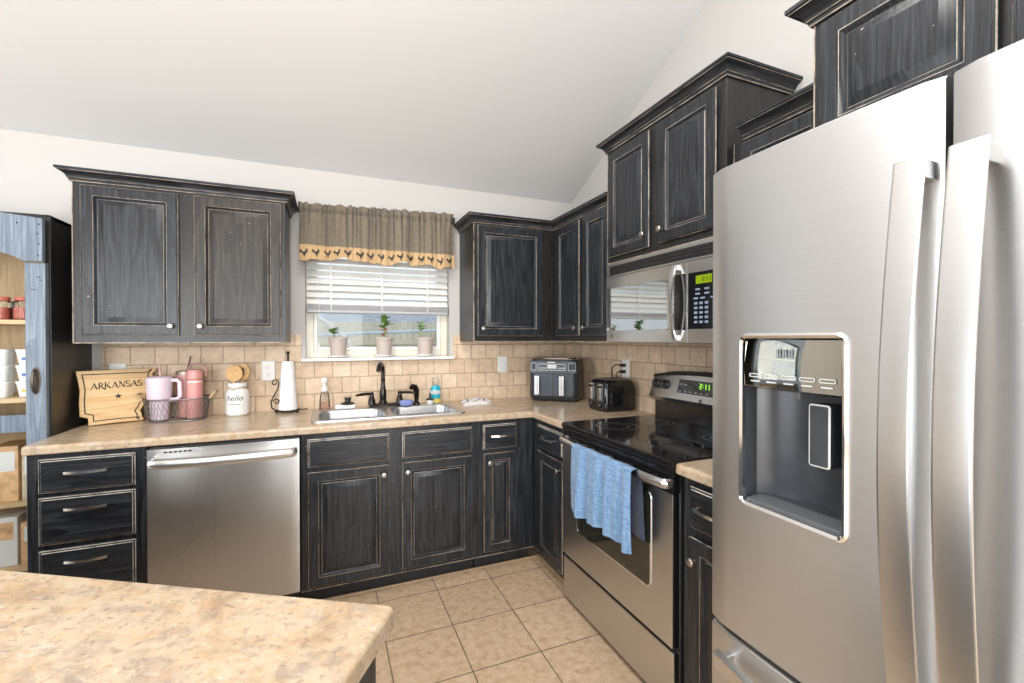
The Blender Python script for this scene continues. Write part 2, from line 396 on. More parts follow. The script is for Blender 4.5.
def slab(mb, P, z0, z1, r=0.014, hole=None):
    prof = [(0.004, z0), (0.0, z0 + 0.004)]
    for i in range(6):
        a = PI / 2 * i / 5; prof.append((r - r * math.cos(a), z1 - r + r * math.sin(a)))
    loops = [[(x, y, z) for x, y in offset_poly(P, d)] for d, z in prof]
    if hole is None: mb.loft(loops); return
    bm = mb.bm; vs = [[bm.verts.new(p) for p in lp] for lp in loops]; n = len(P)
    for k in range(len(vs) - 1):
        for i in range(n): bm.faces.new((vs[k][i], vs[k][(i + 1) % n], vs[k + 1][(i + 1) % n], vs[k + 1][i]))
    ht = [bm.verts.new((x, y, z1)) for x, y in hole]; hb = [bm.verts.new((x, y, z0)) for x, y in hole]; m = len(hole)
    for i in range(m): bm.faces.new((ht[i], ht[(i + 1) % m], hb[(i + 1) % m], hb[i]))
    def edges(l): return [bm.edges.get((l[i], l[(i + 1) % len(l)])) or bm.edges.new((l[i], l[(i + 1) % len(l)])) for i in range(len(l))]
    bmesh.ops.triangle_fill(bm, edges=edges(vs[-1]) + edges(ht), use_beauty=True, normal=(0, 0, 1))
    bmesh.ops.triangle_fill(bm, edges=edges(vs[0]) + edges(hb), use_beauty=True, normal=(0, 0, -1))

# panel faces: frame(u,v,w) -> world.  'B' faces -Y at y=plane (u=x), 'S' faces -X at x=plane (u=-y)
def frame(kind, plane):
    if kind == 'B': return lambda u, v, w: (u, plane - w, v)
    return lambda u, v, w: (plane - w, -u, v)
def panel_loops(fn, u0, u1, v0, v1, prof):
    return [[fn(u0 + d, v0 + d, w), fn(u1 - d, v0 + d, w), fn(u1 - d, v1 - d, w), fn(u0 + d, v1 - d, w)] for d, w in prof]
DOORP = [(0.0, 0.0, 0), (0.0, 0.014, 0), (0.002, 0.0165, 1), (0.006, 0.017, 0), (0.0075, 0.019, 0)]
def raised_door(fn, u0, u1, v0, v1, s=0.056, b=0.030):
    mb = MB()
    P = DOORP + [(s - 0.009, 0.019, 0), (s - 0.0075, 0.0186, 1), (s + 0.002, 0.0085, 0), (s + 0.0055, 0.008, 0), (s + 0.0068, 0.0095, 2), (s + 0.0085, 0.0105, 0), (s + b, 0.0182, 0), (s + b + 0.0015, 0.0186, 0)]
    prof = [(p[0], p[1]) for p in P]; mis = [P[min(i + 1, len(P) - 1)][2] for i in range(len(P))]
    mb.loft(panel_loops(fn, u0, u1, v0, v1, prof), mis=mis)
    return mb
def slab_drawer(fn, u0, u1, v0, v1):
    mb = MB()
    P = [(0, 0, 0), (0, 0.011, 0), (0.0025, 0.0135, 1), (0.008, 0.0145, 0), (0.010, 0.018, 1), (0.0115, 0.019, 0), (0.02, 0.019, 0)]
    prof = [(p[0], p[1]) for p in P]; mis = [P[min(i + 1, len(P) - 1)][2] for i in range(len(P))]
    mb.loft(panel_loops(fn, u0, u1, v0, v1, prof), mis=mis); return mb
def knob(fn, u, v, parent, w0=0.019):
    mb = MB(); loops = []
    for r, h in ((0.006, 0), (0.005, 0.004), (0.0045, 0.012), (0.010, 0.015), (0.0145, 0.019), (0.0145, 0.022), (0.011, 0.0255), (0.004, 0.027)):
        loops.append([fn(u + r * math.cos(2 * PI * i / 16), v + r * math.sin(2 * PI * i / 16), w0 + h) for i in range(16)])
    mb.loft(loops); return obj('knob', mb, NICKEL, parent, label='round antique nickel knob')
def pull(fn, u0, u1, v, parent, w0=0.019):
    mb = MB(); pts = []
    for i in range(13):
        t = i / 12; pts.append((u0 + (u1 - u0) * t, v, w0 + 0.014 + 0.014 * math.sin(PI * t)))
    rings = []
    for u, vv, ww in pts: rings.append([fn(u, vv + a, ww + b) for a, b in ((-0.0055, -0.003), (0.0055, -0.003), (0.0055, 0.003), (-0.0055, 0.003))])
    mb.loft(rings)
    for u in (u0 + 0.006, u1 - 0.006):
        mb.loft([[fn(u + 0.005 * math.cos(2 * PI * i / 10), v + 0.005 * math.sin(2 * PI * i / 10), w) for i in range(10)] for w in (w0 - 0.001, w0 + 0.017)])
    return obj('drawer_pull', mb, PULL, parent, label='curved satin metal bar pull')

CROWN = [(0.0, 0.0), (0.007, 0.0), (0.009, 0.003), (0.009, 0.010), (0.012, 0.013), (0.0145, 0.0145), (0.0145, 0.018), (0.018, 0.026), (0.026, 0.034), (0.037, 0.039), (0.040, 0.041), (0.0405, 0.043), (0.0455, 0.045), (0.0455, 0.055), (0.0, 0.055)]
CROWNM = [0, 1, 0, 0, 1, 0, 0, 0, 0, 0, 1, 0, 0, 0, 0]
def crown(path, z, parent, side=1):
    mb = MB(); P = [Vector(p) for p in path]; n = len(P); loops = []
    for i in range(n):
        e1 = (P[i] - P[i - 1]).normalized() if i > 0 else None; e2 = (P[i + 1] - P[i]).normalized() if i < n - 1 else None
        nn = []
        for e in (e1, e2):
            if e is not None: nn.append(Vector((e.y, -e.x)) * side)
        if len(nn) == 2:
            b = nn[0] + nn[1]; b = b / (1 + nn[0].dot(nn[1]))
        else: b = nn[0]
        loops.append([(P[i].x + b.x * d, P[i].y + b.y * d, z + h) for d, h in CROWN])
    bm = mb.bm; vs = [[bm.verts.new(p) for p in lp] for lp in loops]; m = len(CROWN)
    for k in range(n - 1):
        for i in range(m):
            j = (i + 1) % m
            f = bm.faces.new((vs[k][i], vs[k][j], vs[k + 1][j], vs[k + 1][i])); f.material_index = CROWNM[i]
    bm.faces.new(vs[0][::-1]); bm.faces.new(vs[-1])
    return obj('crown_molding', mb, [BH, WORN], parent)

# ------------------------------------------------------------------ the setting
mb = MB(); mb.box(-6.2, 0.2, -6.6, 0.14, -0.12, 0.0); struct('floor', mb, FLOORM)
WX0, WX1, WZ0, WZ1 = -1.878, -0.970, 1.215, 2.13
mb = MB()
mb.box(-6.2, WX0, 0, 0.14, 0, 2.55); mb.box(WX1, 0.0, 0, 0.14, 0, 2.55); mb.box(WX0, WX1, 0, 0.14, 0, WZ0); mb.box(WX0, WX1, 0, 0.14, WZ1, 2.55)
struct('wall_back', mb, WALL)
mb = MB(); mb.box(0, 0.14, -6.6, 0.14, 0, 4.2); struct('wall_right', mb, WALL)
# vaulted ceiling: rises from the window wall to a ridge, then falls to the rear wall
def slope(y): return 2.394 + 0.475 * (-y)
YR = -3.3
mb = MB()
mb.prism([(0.14, slope(0.14)), (YR, slope(YR)), (-6.6, slope(0)), (-6.6, slope(0) + 0.1), (YR, slope(YR) + 0.1), (0.14, slope(0.14) + 0.1)], lambda u, v, w_: (w_, u, v), -6.2, 0.14)
struct('ceiling', mb, CEIL)
# left wall and rear wall with the openings that light the room
mb = MB()
mb.box(-6.2, -6.06, -6.6, -3.7, 0, 3.95); mb.box(-6.2, -6.06, -1.5, 0.0, 0, 3.2); mb.box(-6.2, -6.06, -3.7, -1.5, 0, 0.6); mb.box(-6.2, -6.06, -3.7, -1.5, 2.3, 3.95)
struct('wall_left', mb, WALL)
mb = MB()
mb.box(-6.2, -4.95, -6.6, -6.46, 0, 2.45); mb.box(-1.05, 0.0, -6.6, -6.46, 0, 2.45); mb.box(-4.95, -1.05, -6.6, -6.46, 2.35, 2.45); mb.box(-3.55, -2.45, -6.6, -6.46, 0, 2.35)
struct('wall_rear', mb, WALL)
DOORM = wood('brown_door', base=(0.30, 0.17, 0.09), hi=(0.40, 0.24, 0.13), speck=False)
mb = MB(); mb.box(-3.42, -2.58, -6.46, -6.41, 0, 2.05); mb.box(-3.32, -2.68, -6.41, -6.40, 0.2, 0.9, 0.004); mb.box(-3.32, -2.68, -6.41, -6.40, 1.1, 1.9, 0.004)
struct('door_1', mb, DOORM)  # unseen door added to give the steel a brown streak to reflect

# backsplash tile on both walls
mb = MB()
ST = 0.010
mb.box(-2.859, WX0 - 0.025, -ST, 0, 0.905, 1.375); mb.box(WX0 - 0.025, WX1 + 0.025, -ST, 0, 0.905, WZ0 - 0.006); mb.box(WX1 + 0.025, 0.0, -ST, 0, 0.905, 1.375)
mb.box(-ST, 0, -2.75, -ST, 0.905, 1.44)
struct('trim_1', mb, SPLASH)
# quarter round where the cabinet toe meets the floor
QR = plain('tan_trim', (0.46, 0.33, 0.21), 0.5)
mb = MB(); mb.box(-0.560, -0.545, -1.006, -0.560, 0, 0.022, 0.005); mb.box(-1.87, -0.545, -0.556, -0.541, 0, 0.012, 0.004)
struct('trim_2', mb, QR)

# window
win = bpy.data.objects.new('window_1', None); COL.objects.link(win); win['kind'] = 'structure'; win.location = (-1.424, 0.09, 1.215)
def ring(mb, x0, x1, z0, z1, t, y0, y1, bev=0.003):
    mb.box(x0, x0 + t, y0, y1, z0, z1, bev); mb.box(x1 - t, x1, y0, y1, z0, z1, bev); mb.box(x0 + t, x1 - t, y0, y1, z0, z0 + t, bev); mb.box(x0 + t, x1 - t, y0, y1, z1 - t, z1, bev)
mb = MB(); ring(mb, WX0, WX1, WZ0 + 0.012, WZ1, 0.045, 0.075, 0.14)
mb.box(WX0 + 0.045, WX1 - 0.045, 0.085, 0.125, 1.655, 1.70, 0.003)
obj('window_frame', mb, CREAM, win)
mb = MB(); ring(mb, WX0 + 0.045, WX1 - 0.045, WZ0 + 0.057, 1.665, 0.022, 0.088, 0.115); ring(mb, WX0 + 0.045, WX1 - 0.045, 1.69, WZ1 - 0.045, 0.022, 0.1, 0.125)
obj('window_sash', mb, WHITEP, win)
mb = MB(); mb.box(WX0 + 0.06, WX1 - 0.06, 0.1, 0.104, WZ0 + 0.07, 1.66); mb.box(WX0 + 0.06, WX1 - 0.06, 0.113, 0.117, 1.70, WZ1 - 0.06)
obj('window_glass', mb, PANE, win)
mb = MB(); mb.box(WX0 - 0.022, WX1 + 0.022, -0.052, 0.0, WZ0 - 0.006, WZ0 + 0.013, 0.004); mb.box(WX0, WX1, 0.0, 0.09, WZ0 - 0.004, WZ0 + 0.013)
obj('window_sill', mb, WHITEP, win)

# ------------------------------------------------------------------ outside
GRASS = plain('lawn', (0.42, 0.42, 0.28), 0.9, var=0.3, scale=6)
mb = MB(); mb.box(-14, 14, 0.14, 20, -0.25, -0.15); g = struct('ground', mb, GRASS)
FENCEM = wood('weathered_cedar', base=(0.62, 0.58, 0.48), hi=(0.82, 0.78, 0.68), rough=0.8, speck=False)
ft = thing('privacy_fence', 'pale weathered board fence outside beyond the kitchen window', 'fence', (0, 8.0, -0.15))
for k in range(5):
    mb = MB(); x = -4.0 + k * 2.4; n = 16
    for i in range(n): mb.box(x + i * 0.15, x + i * 0.15 + 0.138, 8.0 + random.uniform(0, 0.012), 8.03, -0.15, 1.74 + random.uniform(-0.015, 0.015))
    obj('fence_panel', mb, FENCEM, ft)
    mb = MB(); mb.box(x - 0.06, x + 0.04, 7.92, 8.0, -0.15, 1.5); obj('fence_post', mb, FENCEM, ft)
mb = MB()
for z in (0.2, 1.2): mb.box(-4, 8, 7.96, 8.0, z, z + 0.09)
obj('fence_rail', mb, FENCEM, ft)
ht = thing('neighbour_house', 'slate roofed neighbouring house beyond the fence outside', 'house', (0, 14, -0.15))
mb = MB(); mb.box(-6, 12, 13.2, 18, -0.15, 1.6); obj('house_wall', mb, plain('pale_siding', (0.55, 0.53, 0.48), 0.8), ht)
mb = MB(); mb.prism([(12.7, 1.55), (15.6, 3.6), (18.5, 1.55)], lambda u, v, w_: (w_, u, v), -6.5, 12.5)
obj('roof', mb, plain('slate_shingle', (0.42, 0.46, 0.53), 0.8, var=0.2, scale=8), ht)
GALV = plain('white_pole', (0.82, 0.83, 0.84), 0.4)
mb = MB(); mb.tube([(-1.965, 1.9, 1.66), (-1.60, 1.8, 1.38), (-0.62, 1.53, -0.15)], 0.019); tag(obj('leaning_pole', mb, GALV), 'white pole slanting down across the view outside the window', 'pole')
st = thing('shade_rail', 'long pale rail stretched level outside the kitchen window', 'rail', (-1.2, 3.0, -0.15))
mb = MB(); mb.tube([(-3.4, 3.0, 1.32), (1.0, 3.0, 1.52)], 0.020); obj('top_rail', mb, plain('pale_blue_rail', (0.62, 0.72, 0.86), 0.5), st)
for x, z in ((-3.35, 1.32), (0.95, 1.52)):
    mb = MB(); mb.tube([(x, 3.0, -0.15), (x, 3.0, z)], 0.022); obj('post', mb, GALV, st)

# ------------------------------------------------------------------ cabinets
FB, FS = -0.612, -0.612        # base face planes (back run faces -Y, side run faces -X)
def base_box(th, kind, u0, u1, plane, toe):
    """carcass with face frame and recessed toe kick"""
    fn = frame(kind, plane); mb = MB(); d = 0.58
    lo = fn(u0, 0.10, 0.0); hi = fn(u1, 0.876, -d)
    mb.box(lo[0], hi[0], lo[1], hi[1], 0.10, 0.876, 0.0015, 1)
    o = obj('carcass', mb, BW, th)
    mb = MB(); a = fn(u0 + 0.004, 0, -(abs(plane) - abs(toe))); b = fn(u1 - 0.004, 0, -d)
    mb.box(a[0], b[0], a[1], b[1], 0.0, 0.101); obj('toe_kick', mb, TOE, th)
    mb = MB(); p0 = fn(u0, 0, 0.0015); p1 = fn(u1, 0, -0.002); mb.box(p0[0], p1[0], p0[1], p1[1], 0.099, 0.1025); obj('worn_lip', mb, WORN, th)
    return fn

# drawer base on the left
t = thing('drawer_cabinet', 'black distressed base cabinet with three drawers at left of the dishwasher', 'cabinet', (-2.684, -0.3, 0))
fn = base_box(t, 'B', -2.881, -2.486, FB, -0.538)
for v0, v1 in ((0.719, 0.858), (0.505, 0.700), (0.290, 0.483)):
    d = obj('drawer', slab_drawer(fn, -2.841, -2.524, v0, v1), [BH, WORN_GLINT], t)
    vc = v1 - 0.050 if v1 - v0 > 0.15 else v1 - 0.058
    pull(fn, -2.754, -2.614, vc, d)
d = obj('drawer', slab_drawer(fn, -2.841, -2.524, 0.125, 0.268), [BH, WORN_GLINT], t); pull(fn, -2.754, -2.614, 0.215, d)

# sink base
t = thing('sink_cabinet', 'wide black base cabinet with two false fronts and two doors under the sink', 'cabinet', (-1.422, -0.3, 0))
fn = base_box(t, 'B', -1.876, -0.969, FB, -0.538)
obj('false_front', slab_drawer(fn, -1.845, -1.457, 0.714, 0.853), [BH, WORN_GLINT], t)
obj('false_front', slab_drawer(fn, -1.388, -1.001, 0.714, 0.853), [BH, WORN_GLINT], t)
d = obj('door', raised_door(fn, -1.844, -1.457, 0.117, 0.689), [BW, WORN, WORN_GLINT], t); knob(fn, -1.484, 0.642, d)
d = obj('door', raised_door(fn, -1.389, -1.003, 0.122, 0.691), [BW, WORN, WORN_GLINT], t); knob(fn, -1.362, 0.642, d)

# narrow base with filler into the corner
t = thing('narrow_cabinet', 'narrow black base cabinet with one drawer over one slim door in the corner', 'cabinet', (-0.79, -0.3, 0))
fn = base_box(t, 'B', -0.968, -0.613, FB, -0.538)
d = obj('drawer', slab_drawer(fn, -0.937, -0.731, 0.716, 0.856), [BH, WORN_GLINT], t); pull(fn, -0.895, -0.763, 0.792, d)
d = obj('door', raised_door(fn, -0.933, -0.737, 0.128, 0.692, 0.05, 0.022), [BW, WORN, WORN_GLINT], t); knob(fn, -0.902, 0.640, d)

# side run between the corner and the range
t = thing('side_cabinet', 'black base cabinet with drawer and door between the corner and the range', 'cabinet', (-0.3, -0.81, 0))
fn = base_box(t, 'S', 0.614, 1.008, FS, -0.545)
d = obj('drawer', slab_drawer(fn, 0.690, 0.992, 0.724, 0.853), [BH, WORN_GLINT], t); pull(fn, 0.775, 0.905, 0.795, d)
d = obj('door', raised_door(fn, 0.700, 0.992, 0.122, 0.702), [BW, WORN, WORN_GLINT], t); knob(fn, 0.965, 0.655, d)

# side run between the range and the refrigerator
t = thing('filler_cabinet', 'narrow black base cabinet squeezed between the range and the refrigerator', 'cabinet', (-0.3, -1.98, 0))
fn = base_box(t, 'S', 1.832, 2.150, FS, -0.545)
d = obj('drawer', slab_drawer(fn, 1.872, 2.135, 0.715, 0.853), [BH, WORN_GLINT], t); pull(fn, 1.905, 2.05, 0.79, d)
d = obj('door', raised_door(fn, 1.874, 2.135, 0.122, 0.684), [BW, WORN, WORN_GLINT], t); knob(fn, 1.898, 0.610, d)

# wall cabinets
def wall_box(t, kind, u0, u1, z0, z1, plane, depth):
    fn = frame(kind, plane); a = fn(u0, 0, 0); b = fn(u1, 0, -depth); mb = MB()
    mb.box(a[0], b[0], a[1], b[1], z0, z1, 0.0015, 1); obj('carcass', mb, BSIDE, t)
    mb = MB(); a = fn(u0 - 0.0005, 0, 0.001); b = fn(u0 + 0.003, 0, -0.004); mb.box(a[0], b[0], a[1], b[1], z0, z1)
    a = fn(u0, 0, 0.001); b = fn(u1, 0, -0.004); mb.box(a[0], b[0], a[1], b[1], z0 - 0.0005, z0 + 0.003); obj('worn_edge', mb, WORN, t)
    return fn
t = thing('wall_cabinet', 'black two-door wall cabinet left of the window above the dishwasher', 'cabinet', (-2.404, -0.16, 1.329))
fn = wall_box(t, 'B', -2.848, -1.960, 1.329, 2.085, -0.330, 0.329)
d = obj('door', raised_door(fn, -2.813, -2.436, 1.366, 2.068), [BW, WORN, WORN_GLINT], t); knob(fn, -2.467, 1.412, d)
d = obj('door', raised_door(fn, -2.371, -1.983, 1.366, 2.070), [BROWN, WORN, WORN_GLINT], t); knob(fn, -2.345, 1.412, d)  # brown reflection painted into this door's wood
crown([(-2.848, -0.001), (-2.848, -0.330), (-1.960, -0.330), (-1.960, -0.001)], 2.082, t)

t = thing('wall_cabinet', 'black one-door wall cabinet right of the window in the corner', 'cabinet', (-0.6, -0.16, 1.329))
fn = wall_box(t, 'B', -0.897, -0.327, 1.329, 2.085, -0.327, 0.326)
d = obj('door', raised_door(fn, -0.874, -0.417, 1.365, 2.069), [BW, WORN, WORN_GLINT], t); knob(fn, -0.842, 1.413, d)
crown([(-0.897, -0.001), (-0.897, -0.327), (-0.30, -0.327)], 2.082, t)

t = thing('wall_cabinet', 'black two-door wall cabinet on the side wall over the toaster', 'cabinet', (-0.16, -0.66, 1.329))
fn = wall_box(t, 'S', 0.002, 1.008, 1.329, 2.085, -0.325, 0.324)
d = obj('door', raised_door(fn, 0.386, 0.682, 1.368, 2.069), [BW, WORN, WORN_GLINT], t); knob(fn, 0.650, 1.413, d)
d = obj('door', raised_door(fn, 0.724, 0.982, 1.368, 2.073), [BW, WORN, WORN_GLINT], t); knob(fn, 0.752, 1.413, d)
crown([(-0.325, -0.30), (-0.325, -1.008)], 2.082, t)

t = thing('wall_cabinet', 'tall-set black two-door wall cabinet directly above the microwave', 'cabinet', (-0.18, -1.395, 1.746))
fn = wall_box(t, 'S', 1.010, 1.781, 1.746, 2.340, -0.361, 0.36)
d = obj('door', raised_door(fn, 1.040, 1.360, 1.775, 2.315), [BW, WORN, WORN_GLINT], t); knob(fn, 1.335, 1.835, d)
d = obj('door', raised_door(fn, 1.424, 1.746, 1.778, 2.315), [BW, WORN, WORN_GLINT], t); knob(fn, 1.450, 1.835, d)
crown([(-0.001, -1.010), (-0.361, -1.010), (-0.361, -1.781), (-0.001, -1.781)], 2.337, t)

t = thing('wall_cabinet', 'small black wall cabinet half hidden behind the refrigerator top', 'cabinet', (-0.16, -2.02, 1.329))
fn = wall_box(t, 'S', 1.783, 2.158, 1.329, 2.085, -0.325, 0.324)
obj('door', raised_door(fn, 1.825, 2.135, 1.368, 2.069), [BW, WORN, WORN_GLINT], t)
crown([(-0.325, -1.828), (-0.325, -2.16)], 2.082, t)

t = thing('wall_cabinet', 'deep black two-door cabinet high above the refrigerator', 'cabinet', (-0.32, -2.66, 1.80))
fn = wall_box(t, 'S', 2.287, 3.035, 1.80, 2.130, -0.632, 0.631)
obj('door', raised_door(fn, 2.312, 2.622, 1.825, 2.112, 0.052), [BW, WORN, WORN_GLINT], t)
obj('door', raised_door(fn, 2.640, 2.990, 1.825, 2.112, 0.052), [BW, WORN, WORN_GLINT], t)
crown([(-0.001, -2.287), (-0.632, -2.287), (-0.632, -3.035), (-0.001, -3.035)], 2.126, t)

# ------------------------------------------------------------------ countertops
HC, HB = 0.917, 0.880
SX0, SX1, SY0, SY1 = -1.835, -1.010, -0.545, -0.095
P = [(-2.900, 0.0), (-2.900, -0.634), (-0.634, -0.634), (-0.634, -1.006), (0.0, -1.006), (0.0, 0.0)]
P = [(-2.897, -0.0), (-2.897, -0.634), (-0.634, -0.634), (-0.634, -1.006), (-0.010, -1.006), (-0.010, -0.0)]
P = [(x, y if y < -0.001 else -0.0102) for x, y in P]
P = round_corner(P, {1}, 0.03); P = round_corner(P, {len(P) - 3}, 0.006, 2)
mb = MB(); slab(mb, P, HB, HC, 0.013, hole=rrect(SX0 + 0.012, SX1 - 0.012, SY0 + 0.012, SY1 - 0.012, 0.04))
tag(obj('countertop', mb, LAM, loc=(-1.5, -0.3, HB)), 'long tan stone-look laminate countertop running under the window into the corner', 'countertop')
P = [(-0.640, -1.812), (-0.640, -2.158), (-0.0102, -2.158), (-0.0102, -1.812)]
P = round_corner(P, {0}, 0.02)
mb = MB(); slab(mb, P, HB, HC, 0.013); tag(obj('countertop', mb, LAM, loc=(-0.3, -1.98, HB)), 'short tan laminate countertop between the range and the refrigerator', 'countertop')

# island, turned about 31 degrees
IA = math.atan2(-1.891 + 2.289, -2.324 + 1.660)
it = thing('kitchen_island', 'tan laminate-topped island in the near left corner of the view', 'island', (-1.652, -2.286, 0), IA)
IW = MB(); Pi = [(0, 0), (0, 0.95), (2.2, 0.95), (2.2, 0)]
slab(IW, round_corner(Pi, {0}, 0.012, 3), 0.880, 0.917, 0.009)
obj('countertop', IW, LAMI, it, world=False, label='tan mottled laminate top')
mb = MB(); mb.box(0.02, 2.15, 0.03, 0.90, 0.0, 0.8805, 0.003); obj('body', mb, BW, it, world=False)

# ------------------------------------------------------------------ dishwasher
t = thing('dishwasher', 'stainless steel dishwasher with a curved bar handle below the counter', 'dishwasher', (-2.183, -0.3, 0))
DX0, DX1 = -2.483, -1.882
mb = MB(); mb.box(DX0, DX1, -0.60, -0.03, 0.10, 0.868); obj('body', mb, BLKP, t)
mb = MB()
lo = [[(DX0 + (DX1 - DX0) * i / 16, -0.628 - 0.008 * (1 - (2 * i / 16 - 1) ** 4), z) for i in range(17)] for z in (0.108, 0.3, 0.5, 0.7, 0.864)]
lo[0] = [(x, y + 0.012, z) for x, y, z in lo[0]]
ptsf = lo
loops = [[*row, (DX1, -0.60, row[0][2]), (DX0, -0.60, row[0][2])] for row in ptsf]
mb.loft(loops); obj('door', mb, STEELD, t)
mb = MB()
pts = [(-2.462, -0.636, 0.806), (-2.458, -0.665, 0.806)]
for i in range(13):
    s_ = i / 12; pts.append((-2.440 + 0.518 * s_, -0.672 - 0.022 * math.sin(PI * s_), 0.806))
pts += [(-1.905, -0.665, 0.806), (-1.900, -0.636, 0.806)]
mb.tube(pts, 0.021, 12, flat=(0.55, 1.0)); obj('handle', mb, HANDLE, t)
mb = MB()
for i in range(6): mb.box(-2.420 + i * 0.018, -2.408 + i * 0.018, -0.637, -0.634, 0.846, 0.853)
obj('vent', mb, BLKP, t, label='row of black vent slots')
mb = MB(); mb.lathe([(0.003, 0), (0.003, 0.002)], (-1.925, -0.634, 0.850), 12, '-Y'); obj('indicator_light', mb, LED, t)
mb = MB(); mb.box(DX0 + 0.005, DX1 - 0.005, -0.545, -0.5, 0.0, 0.10); obj('toe_panel', mb, TOE, t)

# ------------------------------------------------------------------ range
RY0, RY1 = -1.012, -1.805
t = thing('electric_range', 'stainless and black glass-top electric range beside the refrigerator', 'range', (-0.33, -1.41, 0))
RNG = t
mb = MB(); mb.box(-0.615, -0.03, RY0, RY1, 0.03, 0.895); obj('body', mb, BLKP, t)
mb = MB(); mb.box(-0.655, -0.05, RY0 + 0.002, RY1 - 0.004, 0.895, 0.921, 0.006); obj('cooktop', mb, BLKG, t, label='black glass cooktop')
for (x, y, r) in ((-0.46, -1.21, 0.10), (-0.20, -1.21, 0.075), (-0.46, -1.61, 0.105), (-0.20, -1.61, 0.08)):
    for rr in (r, r * 0.62):
        ct = MB(); ct.loft([[(x + q * math.cos(2 * PI * i / 40), y + q * math.sin(2 * PI * i / 40), 0.9214) for i in range(40)] for q in (rr - 0.0016, rr)], False, False); obj('burner_ring', ct, ICONG, t)
mb = MB(); mb.box(-0.650, -0.60, RY0 + 0.002, RY1 - 0.002, 0.862, 0.896, 0.004); obj('front_rail', mb, BLKG, t)
mb = MB(); mb.box(-0.648, -0.61, RY0 + 0.004, RY1 + 0.004, 0.255, 0.800, 0.004)
obj('oven_door', mb, STEEL, t)
mb = MB(); mb.box(-0.645, -0.61, RY0 + 0.004, RY1 + 0.004, 0.800, 0.858, 0.003); obj('door_vent_band', mb, BLKG, t)
sl = MB()
for k in range(5):
    y = -1.06 - k * 0.14
    for z in (0.846, 0.836): sl.box(-0.6465, -0.644, y - 0.11, y, z, z + 0.004)
obj('door_vent_slot', sl, PULL, t)
# oven window, rounded
fnR = frame('S', -0.648)
wl = MB(); P0 = rrect(1.150, 1.690, 0.412, 0.775, 0.025); P1 = offset_poly(P0, 0.006)
wl.loft([[fnR(u, v, 0.0) for u, v in P0], [fnR(u, v, 0.003) for u, v in P0], [fnR(u, v, 0.003) for u, v in P1], [fnR(u, v, 0.0012) for u, v in P1]], False, False)
obj('window_trim', wl, CHROME, t)
OVG = plain('oven_glass', (0.022, 0.024, 0.018), 0.05, spec=0.9)
wl = MB(); wl.loft([[fnR(u, v, 0.0002) for u, v in P1], [fnR(u, v, 0.0014) for u, v in P1]]); obj('oven_window', wl, OVG, t)
mb = MB(); pts = [(-0.645, -1.030, 0.838), (-0.664, -1.032, 0.838)]
for i in range(15):
    s_ = i / 14; pts.append((-0.672 - 0.022 * math.sin(PI * s_), -1.040 - 0.738 * s_, 0.838))
pts += [(-0.664, -1.786, 0.838), (-0.645, -1.788, 0.838)]
mb.tube(pts, 0.018, 10, flat=(0.7, 1.0)); obj('oven_handle', mb, HANDLE, t)
mb = MB(); mb.box(-0.642, -0.61, RY0 + 0.004, RY1 + 0.004, 0.03, 0.238, 0.006); obj('storage_drawer', mb, STEEL, t)
# back guard: slanted steel console with curved top
mb = MB(); n = 16; loops = []
for k in range(n + 1):
    s_ = k / n; y = RY0 - 0.022 - (RY0 - RY1 - 0.044) * s_; a = 2 * s_ - 1
    ztop = 1.178 - 0.030 * a * a; zbot = 1.020 - 0.004 * a * a; edge = 0.012 * (abs(a) ** 8)
    loops.append([(-0.115 + edge, y, zbot), (-0.128 + edge, y, zbot + 0.022), (-0.095 + edge, y, ztop - 0.012), (-0.080, y, ztop), (-0.02, y, ztop), (-0.02, y, zbot)])
mb.loft(loops); obj('back_console', mb, STEEL, t)
mb = MB(); mb.box(-0.085, -0.02, RY0 - 0.035, RY1 + 0.035, 0.921, 1.025, 0.003); obj('back_panel', mb, BLKG, t)
mb = MB(); mb.tube([(-0.086, RY0 - 0.03, 1.146), (-0.078, -1.2, 1.172), (-0.078, -1.41, 1.180), (-0.078, -1.62, 1.172), (-0.086, RY1 + 0.03, 1.146)], 0.007, 8); obj('console_cap', mb, BLKP, t)
def on_console(y, z, off=0.0): # point on slanted console front
    a = 2 * (RY0 - 0.022 - y) / (RY0 - RY1 - 0.044) - 1; ztop = 1.178 - 0.030 * a * a - 0.012; zb = 1.020 - 0.004 * a * a + 0.022
    f = (z - zb) / (ztop - zb); return (-0.128 + 0.033 * f - off, y, z)
for y in (-1.085, -1.155, -1.665, -1.735):
    mb = MB(); c = on_console(y, 1.105)
    mb.lathe([(0.026, -0.004), (0.026, 0.004), (0.019, 0.008), (0.017, 0.022), (0.012, 0.025)], (c[0], c[1], c[2]), 20, '-X')
    k_ = obj('burner_knob', mb, BLKP, t, label='black round burner knob')
    mb = MB(); mb.box(c[0] - 0.028, c[0] - 0.020, y - 0.0035, y + 0.0035, 1.092, 1.121, 0.001); obj('pointer', mb, GREYP, k_)
mb = MB(); q = [on_console(-1.25, 1.075, 0.002), on_console(-1.57, 1.075, 0.002), on_console(-1.57, 1.142, 0.002), on_console(-1.25, 1.142, 0.002)]
q2 = [(p[0] + 0.006, p[1], p[2]) for p in q]; mb.loft([q2, q]); dp = obj('display_panel', mb, BLKG, t)
for (z, ys) in ((1.085, [-1.27, -1.305, -1.34, -1.375, -1.41, -1.445]), (1.118, [-1.27, -1.300])):
    for y in ys:
        c = on_console(y, z, 0.0035); mb = MB(); mb.box(c[0] - 0.0004, c[0] + 0.001, y - 0.011, y + 0.011, z - 0.004, z + 0.004); obj('touch_key', mb, ICONG, dp)
